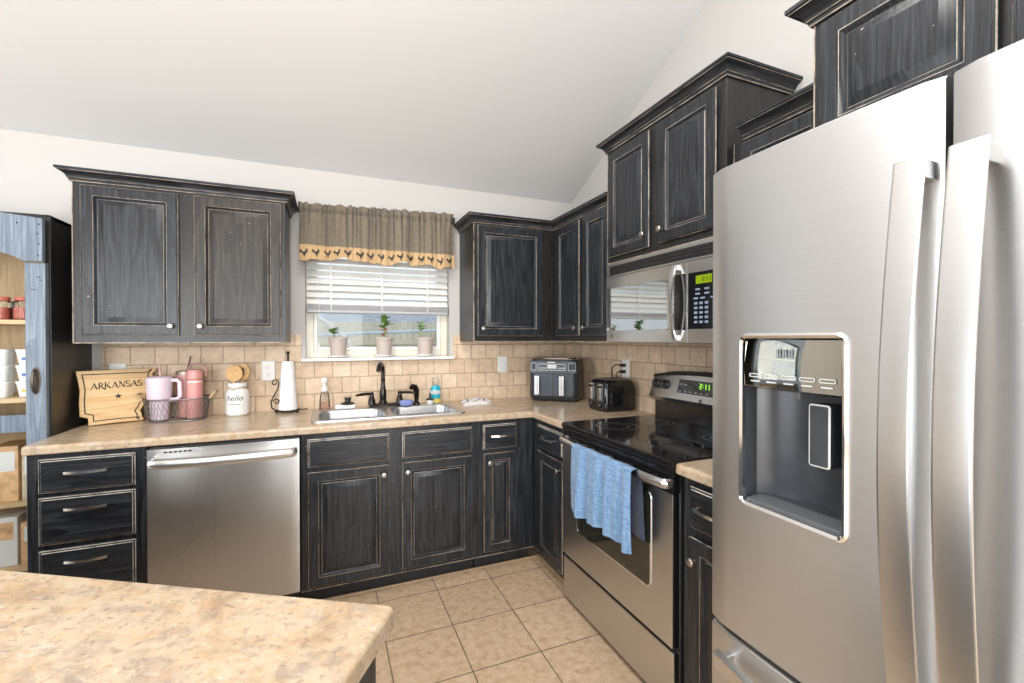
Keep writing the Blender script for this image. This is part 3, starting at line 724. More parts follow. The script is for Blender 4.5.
def seg_digits(txt, x, y, z, h, parent, mat=LED):
    """seven-segment figures facing -X, reading towards -Y"""
    S = {'0': 'abcdef', '1': 'bc', '2': 'abged', '8': 'abcdefg', '3': 'abgcd', '5': 'afgcd'}
    mb = MB(); w_ = h * 0.5; th = h * 0.13
    for ch in txt:
        if ch == ':':
            for zz in (0.3, 0.7): mb.box(x - 0.001, x, y - th, y, z + h * zz, z + h * zz + th)
            y -= w_ * 0.55; continue
        R_ = {'a': (0, w_, h - th, h), 'g': (0, w_, h / 2 - th / 2, h / 2 + th / 2), 'd': (0, w_, 0, th), 'f': (0, th, h / 2, h), 'e': (0, th, 0, h / 2), 'b': (w_ - th, w_, h / 2, h), 'c': (w_ - th, w_, 0, h / 2)}
        for sname in S[ch]:
            a, b, c, d = R_[sname]; mb.box(x - 0.001, x, y - b, y - a, z + c, z + d)
        y -= w_ * 1.5
    return obj('digits', mb, mat, parent)
c = on_console(-1.40, 1.118, 0.006); seg_digits('2:11', c[0], -1.395, 1.106, 0.026, dp)
mb = MB(); c = on_console(-1.41, 1.050, 0.001); mb.lathe([(0.009, -0.002), (0.009, 0.001), (0.0075, 0.0015), (0.0075, 0.001)], c, 20, '-X'); obj('emblem', mb, GREYP, t)

RNG.location = (-0.320, -1.414, 0)
# dish towel on the oven handle
def cloth_sheet(fnp, nu, nv, th=0.0035):
    mb = MB(); bm = mb.bm; V = [[bm.verts.new(fnp(i / nu, j / nv)) for i in range(nu + 1)] for j in range(nv + 1)]
    for j in range(nv):
        for i in range(nu): bm.faces.new((V[j][i], V[j][i + 1], V[j + 1][i + 1], V[j + 1][i]))
    bmesh.ops.recalc_face_normals(bm, faces=bm.faces)
    bmesh.ops.solidify(bm, geom=list(bm.faces), thickness=th)
    return mb
def towel_pt(u, v):
    # v: 0 front hem -> 0.72 top -> 1 back hem
    fold = 0.016 * math.sin(u * 24 + 0.6) + 0.009 * math.sin(u * 43 + 2)
    if v < 0.70:
        s_ = v / 0.70; z = 0.548 + 0.302 * s_; x = -0.716 - 0.004 * math.sin(PI * s_) + fold * (1 - s_ * 0.75)
        y = -1.190 - 0.025 * s_ - (0.475 - 0.030 * s_) * u
        z -= 0.006 * math.sin(u * 8) * (1 - s_)
    elif v < 0.80:
        a = (v - 0.70) / 0.10 * PI; x = -0.693 - 0.023 * math.cos(a); z = 0.850 + 0.010 * math.sin(a); y = -1.215 - 0.445 * u
        x += fold * 0.25
    else:
        s_ = (v - 0.80) / 0.20; x = -0.668 + 0.003 * s_ + fold * 0.1; z = 0.850 - 0.26 * s_; y = -1.215 - 0.015 * s_ - 0.450 * u
    return (x, y, z)
tws = cloth_sheet(towel_pt, 60, 44)
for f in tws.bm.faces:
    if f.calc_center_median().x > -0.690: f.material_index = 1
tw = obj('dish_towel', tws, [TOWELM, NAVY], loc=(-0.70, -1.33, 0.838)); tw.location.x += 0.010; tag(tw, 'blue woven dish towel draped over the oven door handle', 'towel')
def liner_pt(u, v):
    return (-0.672 + 0.003 * math.sin(u * 9), -1.54 - 0.06 * u - 0.01 * v, 0.838 - 0.26 * v)

# ------------------------------------------------------------------ microwave
t = thing('microwave', 'stainless over-the-range microwave below the tall-set cabinet', 'microwave', (-0.2, -1.395, 1.33))
MY0, MY1 = -1.012, -1.779
mb = MB(); mb.box(-0.345, -0.015, MY0, MY1, 1.330, 1.744); obj('body', mb, BLKP, t)
def mwx(y): a = 2 * (y - MY0) / (MY1 - MY0) - 1; return -0.368 - 0.009 * (1 - a * a)
def curved_plate(mb, y0, y1, z0, z1, off=0.0, n=14, back=-0.335):
    loops = []
    for k in range(n + 1):
        y = y0 + (y1 - y0) * k / n; x = mwx(y) - off; loops.append([(x, y, z0), (x, y, z1), (back, y, z1), (back, y, z0)])
    mb.loft(loops)
mb = MB(); curved_plate(mb, MY0, -1.592, 1.332, 1.668); obj('door', mb, STEEL, t)
dr = [o for o in bpy.data.objects if o.parent == t and o.name.startswith('door')][0]
mb = MB(); mb.box(-0.3795, -0.362, MY0 - 0.020, -1.528, 1.388, 1.612, 0.002); obj('door_window', mb, plain('dark_mirror', (0.50, 0.51, 0.51), 0.03, 1.0, 0.01), dr)
mb = MB(); mb.box(-0.3790, -0.362, -1.530, -1.590, 1.385, 1.620, 0.002); obj('handle_backing', mb, BLKG, dr, label='black glass strip behind the handle')
mb = MB(); curved_plate(mb, -1.600, -1.6005 + 0.006, 1.332, 1.668, -0.004); curved_plate(mb, -1.600, MY1, 1.332, 1.668); obj('control_side', mb, STEEL, t)
mb = MB(); curved_plate(mb, -1.604, MY1 + 0.012, 1.388, 1.618, 0.0015, back=-0.36); cp = obj('control_panel', mb, BLKG, t)
mb = MB(); curved_plate(mb, MY0, MY1, 1.672, 1.744, -0.006); obj('top_band', mb, STEEL, t)
mb = MB(); curved_plate(mb, MY0 - 0.02, MY1 + 0.02, 1.680, 1.728, -0.0045, back=-0.36); gv = obj('vent_grille', mb, BLKP, t)
mb = MB()
for z in (1.690, 1.704, 1.717): curved_plate(mb, MY0 - 0.022, MY1 + 0.022, z, z + 0.0035, -0.001, back=-0.362)
obj('vent_slat', mb, BLKP, gv)
mb = MB(); pts = []
for i in range(13):
    s_ = i / 12; z = 1.345 + 0.315 * s_; pts.append((-0.384 - 0.030 * math.sin(PI * s_) ** 0.7, -1.538, z))
rings = [[(x - 0.006, y + 0.011, z), (x - 0.008, y, z), (x - 0.006, y - 0.011, z), (x + 0.003, y - 0.011, z), (x + 0.003, y + 0.011, z)] for x, y, z in pts]
mb.loft(rings)
for z in (1.352, 1.650): mb.box(-0.39, -0.37, -1.551, -1.527, z - 0.012, z + 0.012, 0.003)
obj('handle', mb, HANDLE, dr)
mb = MB(); x = mwx(-1.66) - 0.002; mb.box(x - 0.001, x + 0.002, -1.725, -1.645, 1.570, 1.603); dw = obj('display', mb, LEDBG, cp)
seg_digits('2:11', x - 0.001, -1.680, 1.577, 0.018, dw, plain('dark_digit', (0.02, 0.03, 0.0), 0.5))
mb = MB()
for r_, z in enumerate((1.548, 1.530, 1.512)):
    for y in ((-1.655, -1.70) if r_ < 2 else (-1.645, -1.68, -1.73)): xx = mwx(y) - 0.002; mb.box(xx - 0.0006, xx, y - 0.012, y + 0.012, z - 0.0035, z + 0.0035)
for r_ in range(5):
    for c_ in range(3):
        y = -1.645 - c_ * 0.027; z = 1.492 - r_ * 0.019; xx = mwx(y) - 0.002; mb.box(xx - 0.0006, xx, y - 0.0085, y + 0.0085, z - 0.005, z + 0.005)
    y = -1.738; z = 1.492 - r_ * 0.019; xx = mwx(y) - 0.002; mb.box(xx - 0.0006, xx, y - 0.010, y + 0.010, z - 0.004, z + 0.004)
obj('keypad', mb, BTN, cp)
mb = MB(); mb.lathe([(0.011, -0.001), (0.011, 0.0015), (0.009, 0.002), (0.009, 0.001)], (mwx(-1.062), -1.062, 1.362), 20, '-X'); obj('emblem', mb, GREYP, dr)

# ------------------------------------------------------------------ refrigerator
t = thing('refrigerator', 'large stainless french-door refrigerator filling the right of the view', 'refrigerator', (-0.42, -2.64, 0))
mb = MB(); mb.box(-0.745, -0.03, -2.170, -3.106, 0.02, 1.765); obj('body', mb, plain('grey_cabinet', (0.20, 0.20, 0.20), 0.5), t)
def fdoor(y0, y1, z0, z1, hole=None, xe=-0.841, bow=0.008):
    """bowed door skin in the (y,z) grid, optional rectangular opening"""
    ys = [y0 + (y1 - y0) * k / 16 for k in range(17)]; zs = [z0, z0 + 0.006, z1 - 0.006, z1]
    if hole: ys += [hole[0], hole[1]]; zs += [hole[2], hole[3]]
    ys = sorted(set(ys), reverse=True); zs = sorted(set(zs)); mb = MB(); bm = mb.bm
    def X(y, z):
        a = 2 * (y - y0) / (y1 - y0) - 1; x = xe - bow * (1 - a * a)
        e = min(abs(y - y0), abs(y - y1)); ez = min(z - z0, z1 - z)
        if e < 0.001: x += 0.008
        if ez < 0.001: x += 0.006
        return x
    V = {(i, j): bm.verts.new((X(y, z), y, z)) for i, y in enumerate(ys) for j, z in enumerate(zs)}
    for i in range(len(ys) - 1):
        for j in range(len(zs) - 1):
            if hole and ys[i] <= hole[0] + 1e-6 and ys[i + 1] >= hole[1] - 1e-6 and zs[j] >= hole[2] - 1e-6 and zs[j + 1] <= hole[3] + 1e-6: continue
            bm.faces.new((V[i, j], V[i + 1, j], V[i + 1, j + 1], V[i, j + 1]))
    # sides, top and bottom back to the body
    B = -0.75
    nI, nJ = len(ys) - 1, len(zs) - 1
    bk = {}
    rim = [(i, 0) for i in range(nI + 1)] + [(nI, j) for j in range(1, nJ + 1)] + [(i, nJ) for i in range(nI - 1, -1, -1)] + [(0, j) for j in range(nJ - 1, 0, -1)]
    bv = [bm.verts.new((B, V[q].co.y, V[q].co.z)) for q in rim]
    for k in range(len(rim)):
        l = (k + 1) % len(rim); bm.faces.new((V[rim[k]], V[rim[l]], bv[l], bv[k]))
    return mb
HOLE = (-2.268, -2.492, 0.968, 1.352)
dl = obj('door', fdoor(-2.166, -2.634, 0.632, 1.776, HOLE), FSTEEL, t, angle=50)
dR = obj('door', fdoor(-2.644, -3.110, 0.632, 1.776), FSTEEL, t, angle=50)
fz = obj('freezer_drawer', fdoor(-2.166, -3.110, 0.09, 0.622, None, -0.841, 0.010), FSTEEL, t, angle=50)
mb = MB(); mb.box(-0.752, -0.742, -2.166, -3.110, 0.08, 1.77); obj('gasket', mb, BLKP, t)
def fx(y): a = 2 * (y + 2.166) / (-2.634 + 2.166) - 1; return -0.841 - 0.008 * (1 - a * a)
# dispenser niche (part of the left door)
nt = MB(); y0, y1, z0, z1 = HOLE; xb = -0.758
ncol = 12
for k in range(ncol):   # curved back wall
    a0, a1 = k / ncol, (k + 1) / ncol
    def bx(a): return -0.80 + 0.045 * math.sin(PI * a) ** 0.6 if 0 < a < 1 else -0.80
    ya, yb = y0 + (y1 - y0) * a0, y0 + (y1 - y0) * a1
    nt.face([(bx(a0), ya, z0), (bx(a1), yb, z0), (bx(a1), yb, z1), (bx(a0), ya, z1)])
    nt.face([(bx(a0), ya, z0 + 0.012), (bx(a1), yb, z0 + 0.012), (fx(yb), yb, z0), (fx(ya), ya, z0)])
    nt.face([(bx(a0), ya, z1), (bx(a1), yb, z1), (fx(yb), yb, z1), (fx(ya), ya, z1)])
nt.face([(-0.80, y0, z0), (fx(y0), y0, z0), (fx(y0), y0, z1), (-0.80, y0, z1)]); nt.face([(-0.80, y1, z0), (fx(y1), y1, z0), (fx(y1), y1, z1), (-0.80, y1, z1)])
NICHE = plain('niche_grey', (0.045, 0.05, 0.058), 0.28, var=0.1)
bmesh.ops.remove_doubles(nt.bm, verts=nt.bm.verts, dist=0.0004)
di = obj('dispenser', nt, NICHE, dl)
mb = MB(); loops = []
Po = rrect(2.258, 2.502, 0.958, 1.362, 0.022, 6); Pm = offset_poly(Po, 0.005); Pi_ = offset_poly(Po, 0.011)
for P_, o_ in ((Po, -0.002), (Po, 0.003), (Pm, 0.0065), (Pi_, 0.003), (Pi_, -0.008)): loops.append([(fx(-u) - o_, -u, v) for u, v in P_])
mb.loft(loops, False, False); obj('bezel', mb, CHROME, di, label='chrome bezel')
mb = MB(); loops = []
for k in range(9):
    y = y0 - 0.004 + (y1 - y0 + 0.008) * k / 8; x = fx(y) + 0.001; a = 2 * k / 8 - 1
    zb = 1.236; loops.append([(x + 0.010, y, zb), (x, y, zb + 0.004), (x - 0.001, y, zb + 0.055), (x + 0.004, y, 1.347), (-0.79, y, 1.347), (-0.79, y, zb)])
mb.loft(loops); pn = obj('control_panel', mb, plain('mirror_black', (0.40, 0.38, 0.33), 0.03, 1.0, 0.02), di, label='mirror-black touch panel')
for k in range(5):
    mb = MB(); y = -2.287 - k * 0.040; x = fx(y) - 0.0012
    for (a, b, c, d) in ((0, 0.032, 1.262, 1.2635), (0, 0.032, 1.269, 1.2705), (0, 0.0015, 1.262, 1.2705), (0.0305, 0.032, 1.262, 1.2705)): mb.box(x - 0.0005, x + 0.001, y - b, y - a, c, d)
    mb.box(x - 0.0005, x + 0.001, y - 0.026, y - 0.004, 1.252, 1.2545); obj('touch_key', mb, ICON, pn)
seg_digits('888', fx(-2.36) + 0.0008, -2.355, 1.308, 0.018, pn, ICONG)
mb = MB(); mb.box(-0.835, -0.80, -2.384, -2.398, 1.222, 1.236, 0.002); obj('water_nozzle', mb, GREYP, di)
mb = MB(); loops = []
Pp = rrect(2.408, 2.452, 1.085, 1.215, 0.006, 3); Pq = offset_poly(Pp, 0.0035)
mb.loft([[(-0.785, -u, v) for u, v in Pp], [(-0.822, -u, v) for u, v in Pp], [(-0.824, -u, v) for u, v in Pq]], mis=[0, 1, 2])
mb2 = mb; obj('paddle', mb2, [NICHE, ICON, NICHE], di, label='dispenser paddle outlined in white')
mb = MB(); loops = []
mb.box(-0.842, -0.785, y0 - 0.006, y1 + 0.006, 0.966, 0.978, 0.003); obj('drip_tray', mb, GREYP, di)
# door handles: wide bowed bars
def fridge_handle(yc, hw, parent, z0=0.70, z1=1.640):
    mb = MB(); rings = []; n = 22
    for k in range(n + 1):
        s_ = k / n; z = z0 + (z1 - z0) * s_; xo = -0.886 - 0.042 * math.sin(PI * s_)
        rings.append([(xo, yc + hw, z), (xo - 0.002, yc + hw - 0.004, z), (xo - 0.002, yc - hw + 0.004, z), (xo, yc - hw, z), (xo + 0.007, yc - hw + 0.009, z), (xo + 0.007, yc + hw - 0.009, z)])
    mb.loft(rings)
    for z in (z0 + 0.004, z1 - 0.034): mb.box(-0.882, -0.838, yc - hw + 0.005, yc + hw - 0.005, z, z + 0.03, 0.003)
    return obj('handle', mb, HANDLE, parent)
fridge_handle(-2.612, 0.0225, dl); fridge_handle(-2.684, 0.0235, dR)
mb = MB(); rings = []
for k in range(21):
    s_ = k / 20; y = -2.215 - 0.84 * s_; xo = -0.878 - 0.035 * math.sin(PI * s_)
    rings.append([(xo, y, 0.585), (xo - 0.004, y, 0.579), (xo - 0.004, y, 0.550), (xo, y, 0.544), (xo + 0.016, y, 0.548), (xo + 0.016, y, 0.581)])
mb.loft(rings)
for y in (-2.222, -3.030): mb.box(-0.885, -0.838, y - 0.02, y, 0.548, 0.581, 0.003)
obj('handle', mb, HANDLE, fz)

t.location.y += 0.003
# ------------------------------------------------------------------ sink, tap and what stands there
t = thing('kitchen_sink', 'double-bowl stainless drop-in sink set into the counter below the window', 'sink', (-1.42, -0.32, 0.917))
bm_ = MB(); bm = bm_.bm
outer = rrect(SX0, SX1, SY0, SY1, 0.035, 6)
bowls = [rrect(-1.800, -1.447, -0.520, -0.195, 0.07, 8), rrect(-1.405, -1.040, -0.520, -0.195, 0.07, 8)]
zr = HC + 0.007
def vl(P_, z): return [bm.verts.new((x, y, z)) for x, y in P_]
def strip(a, b):
    for i in range(len(a)): bm.faces.new((a[i], a[(i + 1) % len(a)], b[(i + 1) % len(b)], b[i]))
o0 = vl(outer, HC + 0.0005); o1 = vl(offset_poly(outer, 0.004), zr); strip(o0, o1)
eds = []
def loop_edges(l): return [bm.edges.get((l[i], l[(i + 1) % len(l)])) or bm.edges.new((l[i], l[(i + 1) % len(l)])) for i in range(len(l))]
eds += loop_edges(o1)
for Pb in bowls:
    prev = None
    for d, z in ((-0.004, zr), (0.0, zr - 0.002), (0.006, zr - 0.012), (0.014, zr - 0.10), (0.024, zr - 0.155), (0.055, zr - 0.172)):
        cur = vl(offset_poly(Pb, d), z)
        if prev is None: eds += loop_edges(cur)
        else: strip(prev, cur)
        prev = cur
    cx = sum(v.co.x for v in prev) / len(prev); cy = sum(v.co.y for v in prev) / len(prev)
    c = bm.verts.new((cx, cy, zr - 0.178))
    for i in range(len(prev)): bm.faces.new((prev[i], prev[(i + 1) % len(prev)], c))
bmesh.ops.triangle_fill(bm, edges=eds, use_beauty=True, normal=(0, 0, 1))
obj('basin', bm_, SINKM, t, angle=40)
for cx in (-1.6235, -1.2225):
    mb = MB(); mb.lathe([(0.040, 0), (0.040, 0.003), (0.030, 0.001), (0.004, 0.001)], (cx, -0.3575, zr - 0.177), 20); obj('drain', mb, CHROME, t)

FYC = -0.140
t = thing('kitchen_faucet', 'oil-rubbed bronze bridge faucet with two lever handles on the sink deck', 'faucet', (-1.42, FYC, zr))
mb = MB(); P_ = rrect(-1.515, -1.315, FYC - 0.027, FYC + 0.027, 0.026, 6); P2 = offset_poly(P_, 0.006)
mb.loft([[(x, y, zr) for x, y in P_], [(x, y, zr + 0.014) for x, y in P_], [(x, y, zr + 0.02) for x, y in P2]]); obj('deck_plate', mb, BRONZE, t)
mb = MB(); cx = -1.432
mb.lathe([(0.026, 0), (0.024, 0.012), (0.018, 0.022), (0.021, 0.05), (0.021, 0.075), (0.015, 0.10), (0.012, 0.135), (0.0145, 0.150), (0.0145, 0.156), (0.011, 0.160), (0.011, 0.165)], (cx, FYC, zr + 0.018), 20)
pts = [(cx, FYC, zr + 0.18)]
for i in range(13):
    a = PI * i / 12 * 0.92; pts.append((cx - 0.02 * (1 - math.cos(a)), FYC - 0.060 * (1 - math.cos(a)), zr + 0.216 + 0.055 * math.sin(a)))
rad = [0.0115] + [0.0115 + 0.003 * (i / 12) for i in range(13)]
mb.tube(pts, rad, 12); obj('spout', mb, BRONZE, t)
for cx, sgn in ((-1.500, -1), (-1.330, 1)):
    mb = MB(); mb.lathe([(0.024, 0), (0.022, 0.02), (0.014, 0.045), (0.012, 0.055), (0.013, 0.068), (0.008, 0.075)], (cx, FYC, zr + 0.018), 18)
    mb.tube([(cx, FYC, zr + 0.082), (cx + sgn * 0.03, FYC - 0.012, zr + 0.085), (cx + sgn * 0.060, FYC - 0.024, zr + 0.084), (cx + sgn * 0.095, FYC - 0.036, zr + 0.080)], [0.007, 0.009, 0.0095, 0.006], 10)
    obj('lever_handle', mb, BRONZE, t)
mb = MB(); cx = -1.225
mb.lathe([(0.024, 0), (0.022, 0.012), (0.014, 0.02), (0.014, 0.028)], (cx, FYC, zr), 18)
mb.tube([(cx, FYC, zr + 0.02), (cx + 0.002, FYC, zr + 0.05), (cx, FYC - 0.002, zr + 0.09), (cx - 0.012, FYC - 0.012, zr + 0.115), (cx - 0.030, FYC - 0.03, zr + 0.122), (cx - 0.043, FYC - 0.04, zr + 0.112)], [0.012, 0.016, 0.019, 0.019, 0.016, 0.012], 12)
tag(obj('side_sprayer', mb, BRONZE, loc=(cx, FYC, zr)), 'bronze pull-out side sprayer standing right of the faucet', 'sprayer')

t = thing('soap_dispenser', 'small white pot with black pump top on the sink deck', 'soap dispenser', (-1.135, -0.135, zr))
mb = MB(); mb.lathe([(0.022, 0), (0.024, 0.008), (0.024, 0.022), (0.020, 0.026)], (-1.135, -0.135, zr), 18); obj('pot', mb, WHITEP, t)
mb = MB(); mb.lathe([(0.026, 0.026), (0.026, 0.032), (0.010, 0.036), (0.006, 0.050), (0.006, 0.068), (0.003, 0.070)], (-1.135, -0.135, zr), 18); obj('pump', mb, BLKP, t)
mb = MB()
mb.lathe([(0.02, 0.0), (0.037, 0.004), (0.042, 0.016), (0.042, 0.026), (0.036, 0.038), (0.018, 0.041)], (-1.295, -0.186, zr), 20, sy=0.55)
tag(obj('sponge', mb, BLUEP, loc=(-1.295, -0.186, zr)), 'blue oval sponge lying in front of the right tap lever', 'sponge')
t = thing('scrubber_tray', 'shallow white tray on the sink deck under the black scrubber', 'tray', (-1.655, -0.125, zr))
mb = MB(); mb.box(-1.712, -1.598, -0.162, -0.102, zr, zr + 0.026, 0.006); obj('dish', mb, WHITEP, t)
mb = MB(); mb.lathe([(0.04, 0), (0.043, 0.004), (0.030, 0.010), (0.016, 0.016), (0.016, 0.028), (0.022, 0.033), (0.018, 0.040), (0.005, 0.042)], (-1.640, -0.132, zr + 0.026), 18)
tag(obj('dish_scrubber', mb, BLKP, loc=(-1.640, -0.132, zr + 0.026)), 'black knobbed dish scrubber resting on the white tray', 'scrubber')

t = thing('foaming_soap_bottle', 'clear pump bottle with pink soap left of the sink', 'soap bottle', (-1.770, -0.062, 0.917))
zb = 0.9172
mb = MB(); mb.lathe([(0.028, 0), (0.031, 0.006), (0.030, 0.055), (0.024, 0.095), (0.019, 0.110)], (-1.770, -0.062, zb), 20); obj('bottle', mb, CLEAR, t)
mb = MB(); mb.lathe([(0.026, 0.003), (0.028, 0.008), (0.0275, 0.045)], (-1.770, -0.062, zb), 20); obj('pink_soap', mb, PINKL, t)
mb = MB(); mb.lathe([(0.021, 0.110), (0.021, 0.135), (0.011, 0.140), (0.011, 0.160), (0.019, 0.163), (0.019, 0.185), (0.012, 0.192)], (-1.770, -0.062, zb), 20); mb.box(-1.778, -1.762, -0.10, -0.062, zb + 0.168, zb + 0.182, 0.003); obj('pump', mb, WHITEP, t)
t = thing('dish_soap_bottle', 'aqua blue dish soap bottle with clear cap behind the sink', 'soap bottle', (-1.080, -0.066, 0.9245))
zb = 0.917; bx_, by_ = -1.080, -0.058
mb = MB(); mb.lathe([(0.034, 0), (0.036, 0.006), (0.033, 0.035), (0.036, 0.085), (0.030, 0.105), (0.018, 0.118)], (bx_, by_, zb), 22, sy=0.62); obj('bottle', mb, AQUA, t)
mb = MB(); mb.lathe([(0.0365, 0.004), (0.0342, 0.030)], (bx_, by_, zb), 22, sy=0.66, cap0=False, cap1=False); obj('label', mb, YEL, t, label='yellow lower label')
mb = MB(); mb.lathe([(0.0372, 0.060), (0.0382, 0.084)], (bx_, by_, zb), 22, sy=0.66, cap0=False, cap1=False); obj('label', mb, ICON, t, label='white upper label')
mb = MB(); mb.lathe([(0.020, 0.118), (0.022, 0.122), (0.024, 0.165), (0.018, 0.172)], (bx_, by_, zb), 20, sy=0.7); obj('cap', mb, CLEAR, t)

# folded dishcloth
mb = MB()
def cl(u, v):
    x = -0.945 + 0.200 * u + 0.05 * v; y = -0.355 + 0.225 * v + 0.03 * u
    return (x, y, 0.9175 + 0.008 + 0.020 * math.sin(PI * min(1, u * 1.1)) * (0.6 + 0.4 * math.sin(v * 5 + 1)) + 0.006 * math.sin(u * 11 + v * 7))
n = 18; bm = mb.bm
top = [[bm.verts.new(cl(i / n, j / n)) for i in range(n + 1)] for j in range(n + 1)]
bot = [[bm.verts.new((top[j][i].co.x, top[j][i].co.y, 0.9175)) for i in range(n + 1)] for j in range(n + 1)]
for j in range(n):
    for i in range(n):
        f = bm.faces.new((top[j][i], top[j][i + 1], top[j + 1][i + 1], top[j + 1][i])); f.material_index = 1 if i in (3, 14) or j in (2, 15) else 0
        bm.faces.new((bot[j][i], bot[j + 1][i], bot[j + 1][i + 1], bot[j][i + 1]))
for k in range(n):
    for a, b in (((0, k), (0, k + 1)), ((n, k + 1), (n, k)), ((k + 1, 0), (k, 0)), ((k, n), (k + 1, n))):
        bm.faces.new((top[a[0]][a[1]], top[b[0]][b[1]], bot[b[0]][b[1]], bot[a[0]][a[1]]))
mb.xf(Matrix.Translation((-0.01, 0.06, 0)))
tag(obj('dishcloth', mb, [DISH, DISHS], loc=(-0.83, -0.18, 0.917)), 'folded white dishcloth with navy stripes on the counter right of the sink', 'cloth')

# paper towel holder
px_, py_ = -1.968, -0.105
t = thing('paper_towel_holder', 'wrought iron scroll paper towel stand beside the sink', 'paper towel holder', (px_, py_, 0.917))
mb = MB(); mb.tube([(px_ + 0.062 * math.cos(a * PI / 10), py_ + 0.062 * math.sin(a * PI / 10), 0.930) for a in range(21)], 0.004, 6)
mb.tube([(px_ - 0.07, py_ - 0.01, 0.930), (px_ + 0.105, py_ + 0.0, 0.930)], 0.004, 6)
for dx, dy in ((-0.06, -0.02), (0.05, -0.038), (0.02, 0.058)): mb.lathe([(0.006, 0), (0.006, 0.012)], (px_ + dx, py_ + dy, 0.9172), 8)
obj('base', mb, IRON, t)
mb = MB(); mb.tube([(px_, py_, 0.93), (px_, py_, 1.262)], 0.006, 8); mb.lathe([(0.006, 0), (0.011, 0.006), (0.009, 0.016), (0.003, 0.02)], (px_, py_, 1.256), 10); obj('rod', mb, IRON, t)
mb = MB(); sx = px_ - 0.070
def scroll(cx, cz, r0, r1, a0, a1, n=18): return [(cx + (r0 + (r1 - r0) * i / n) * math.cos(a0 + (a1 - a0) * i / n), py_ - 0.03, cz + (r0 + (r1 - r0) * i / n) * math.sin(a0 + (a1 - a0) * i / n)) for i in range(n + 1)]
mb.tube(scroll(sx + 0.004, 1.095, 0.006, 0.020, PI * 2.2, -0.1 * PI), 0.0035, 6)
mb.tube([(sx + 0.024, py_ - 0.03, 1.088), (sx + 0.018, py_ - 0.03, 1.055), (sx - 0.004, py_ - 0.03, 1.015), (sx - 0.016, py_ - 0.03, 0.985), (sx - 0.012, py_ - 0.03, 0.95), (sx + 0.01, py_ - 0.02, 0.932)], 0.004, 6)
mb.tube(scroll(sx + 0.012, 0.985, 0.005, 0.018, -PI * 1.1, PI * 1.0), 0.0035, 6)
obj('scroll', mb, IRON, t)
mb = MB(); mb.lathe([(0.052, 0.0), (0.052, 0.01), (0.046, 0.10), (0.039, 0.20), (0.033, 0.282), (0.010, 0.282)], (px_, py_, 0.935), 28)
tag(obj('paper_towel_roll', mb, PAPER, loc=(px_, py_, 0.935)), 'white paper towel roll on the iron stand by the sink', 'paper towel')

# utensil jar with two spoons
jx, jy = -2.226, -0.098
t = thing('mason_jar', 'white ceramic mason jar crock with twine round its neck', 'jar', (jx, jy, 0.917))
mb = MB(); mb.lathe([(0.050, 0), (0.057, 0.006), (0.060, 0.02), (0.060, 0.115), (0.056, 0.135), (0.046, 0.150), (0.045, 0.160), (0.048, 0.163), (0.048, 0.182), (0.044, 0.184), (0.041, 0.180), (0.041, 0.12), (0.04, 0.02)], (jx, jy, 0.9172), 32)
obj('crock', mb, CERAM, t)
mb = MB(); mb.tube([(jx + 0.0475 * math.cos(2 * PI * i / 24), jy + 0.0475 * math.sin(2 * PI * i / 24), 1.073 + 0.002 * math.sin(i)) for i in range(25)], 0.003, 6)
mb.tube([(jx + 0.01, jy - 0.048, 1.073), (jx - 0.01, jy - 0.056, 1.062), (jx - 0.03, jy - 0.05, 1.066)], 0.002, 5); obj('twine', mb, TWINE, t)
def curve_text(txt, size, shear=0.0, extrude=0.0004):
    c = bpy.data.curves.new('lettering', 'FONT'); c.body = txt; c.size = size; c.align_x = 'CENTER'; c.extrude = extrude; c.shear = shear
    o = bpy.data.objects.new('lettering', c); COL.objects.link(o)
    dg = bpy.context.evaluated_depsgraph_get(); me = bpy.data.meshes.new_from_object(o.evaluated_get(dg)); bm = bmesh.new(); bm.from_mesh(me)
    bpy.data.objects.remove(o); bpy.data.curves.remove(c); bpy.data.meshes.remove(me)
    m = MB(); m.bm.free(); m.bm = bm
    for f in bm.faces: f.material_index = 0
    return m
m = curve_text('hello', 0.042, 0.25)
bmesh.ops.subdivide_edges(m.bm, edges=list(m.bm.edges), cuts=1)
for v in m.bm.verts:
    a = -PI / 2 - 0.10 + v.co.x / 0.0605; r_ = 0.0604 + v.co.z + 0.0003; v.co = (jx + r_ * math.cos(a), jy + r_ * math.sin(a), 0.917 + 0.088 + v.co.y + v.co.x * 0.0)
obj('lettering', m, INK, t)
mb = MB()
def jp(s_, h): a = -PI / 2 - 0.10 + s_ / 0.0605; return (jx + 0.0606 * math.cos(a), jy + 0.0606 * math.sin(a), 0.917 + h)
mb.tube([jp(-0.026 + 0.052 * i / 30, 0.066 + 0.003 * math.sin(i * 1.9)) for i in range(31)], 0.0010, 4); obj('lettering', mb, INK, t)
def spoon(name, label, x0, y0, x1, y1, z1, rx, rz, slot=False):
    mb = MB(); mb.tube([(x0, y0, 0.95), ((x0 + x1) / 2, (y0 + y1) / 2, 1.05), (x1, y1, z1 - rz)], 0.006, 8)
    n = 22; lp = []
    for d, k in ((-0.004, 0.9), (-0.002, 1.0), (0.002, 1.0), (0.004, 0.85)):
        lp.append([(x1 + rx * k * math.cos(2 * PI * i / n), y1 + d + 0.006 * (abs(math.cos(2 * PI * i / n))), z1 + rz * k * math.sin(2 * PI * i / n)) for i in range(n)])
    mb.loft(lp)
    if slot:
        mb.mi = 1; mb.box(x1 - 0.006, x1 + 0.006, y1 - 0.006, y1 - 0.0035, z1 - 0.02, z1 + 0.02)
    tag(obj(name, mb, [SPOON, BROWN], loc=(x0, y0, 0.95)), label, 'spoon')
spoon('wooden_spoon', 'round-bowled wooden spoon at the front of the white jar', jx - 0.005, jy - 0.01, jx - 0.012, jy - 0.022, 1.155, 0.041, 0.046)
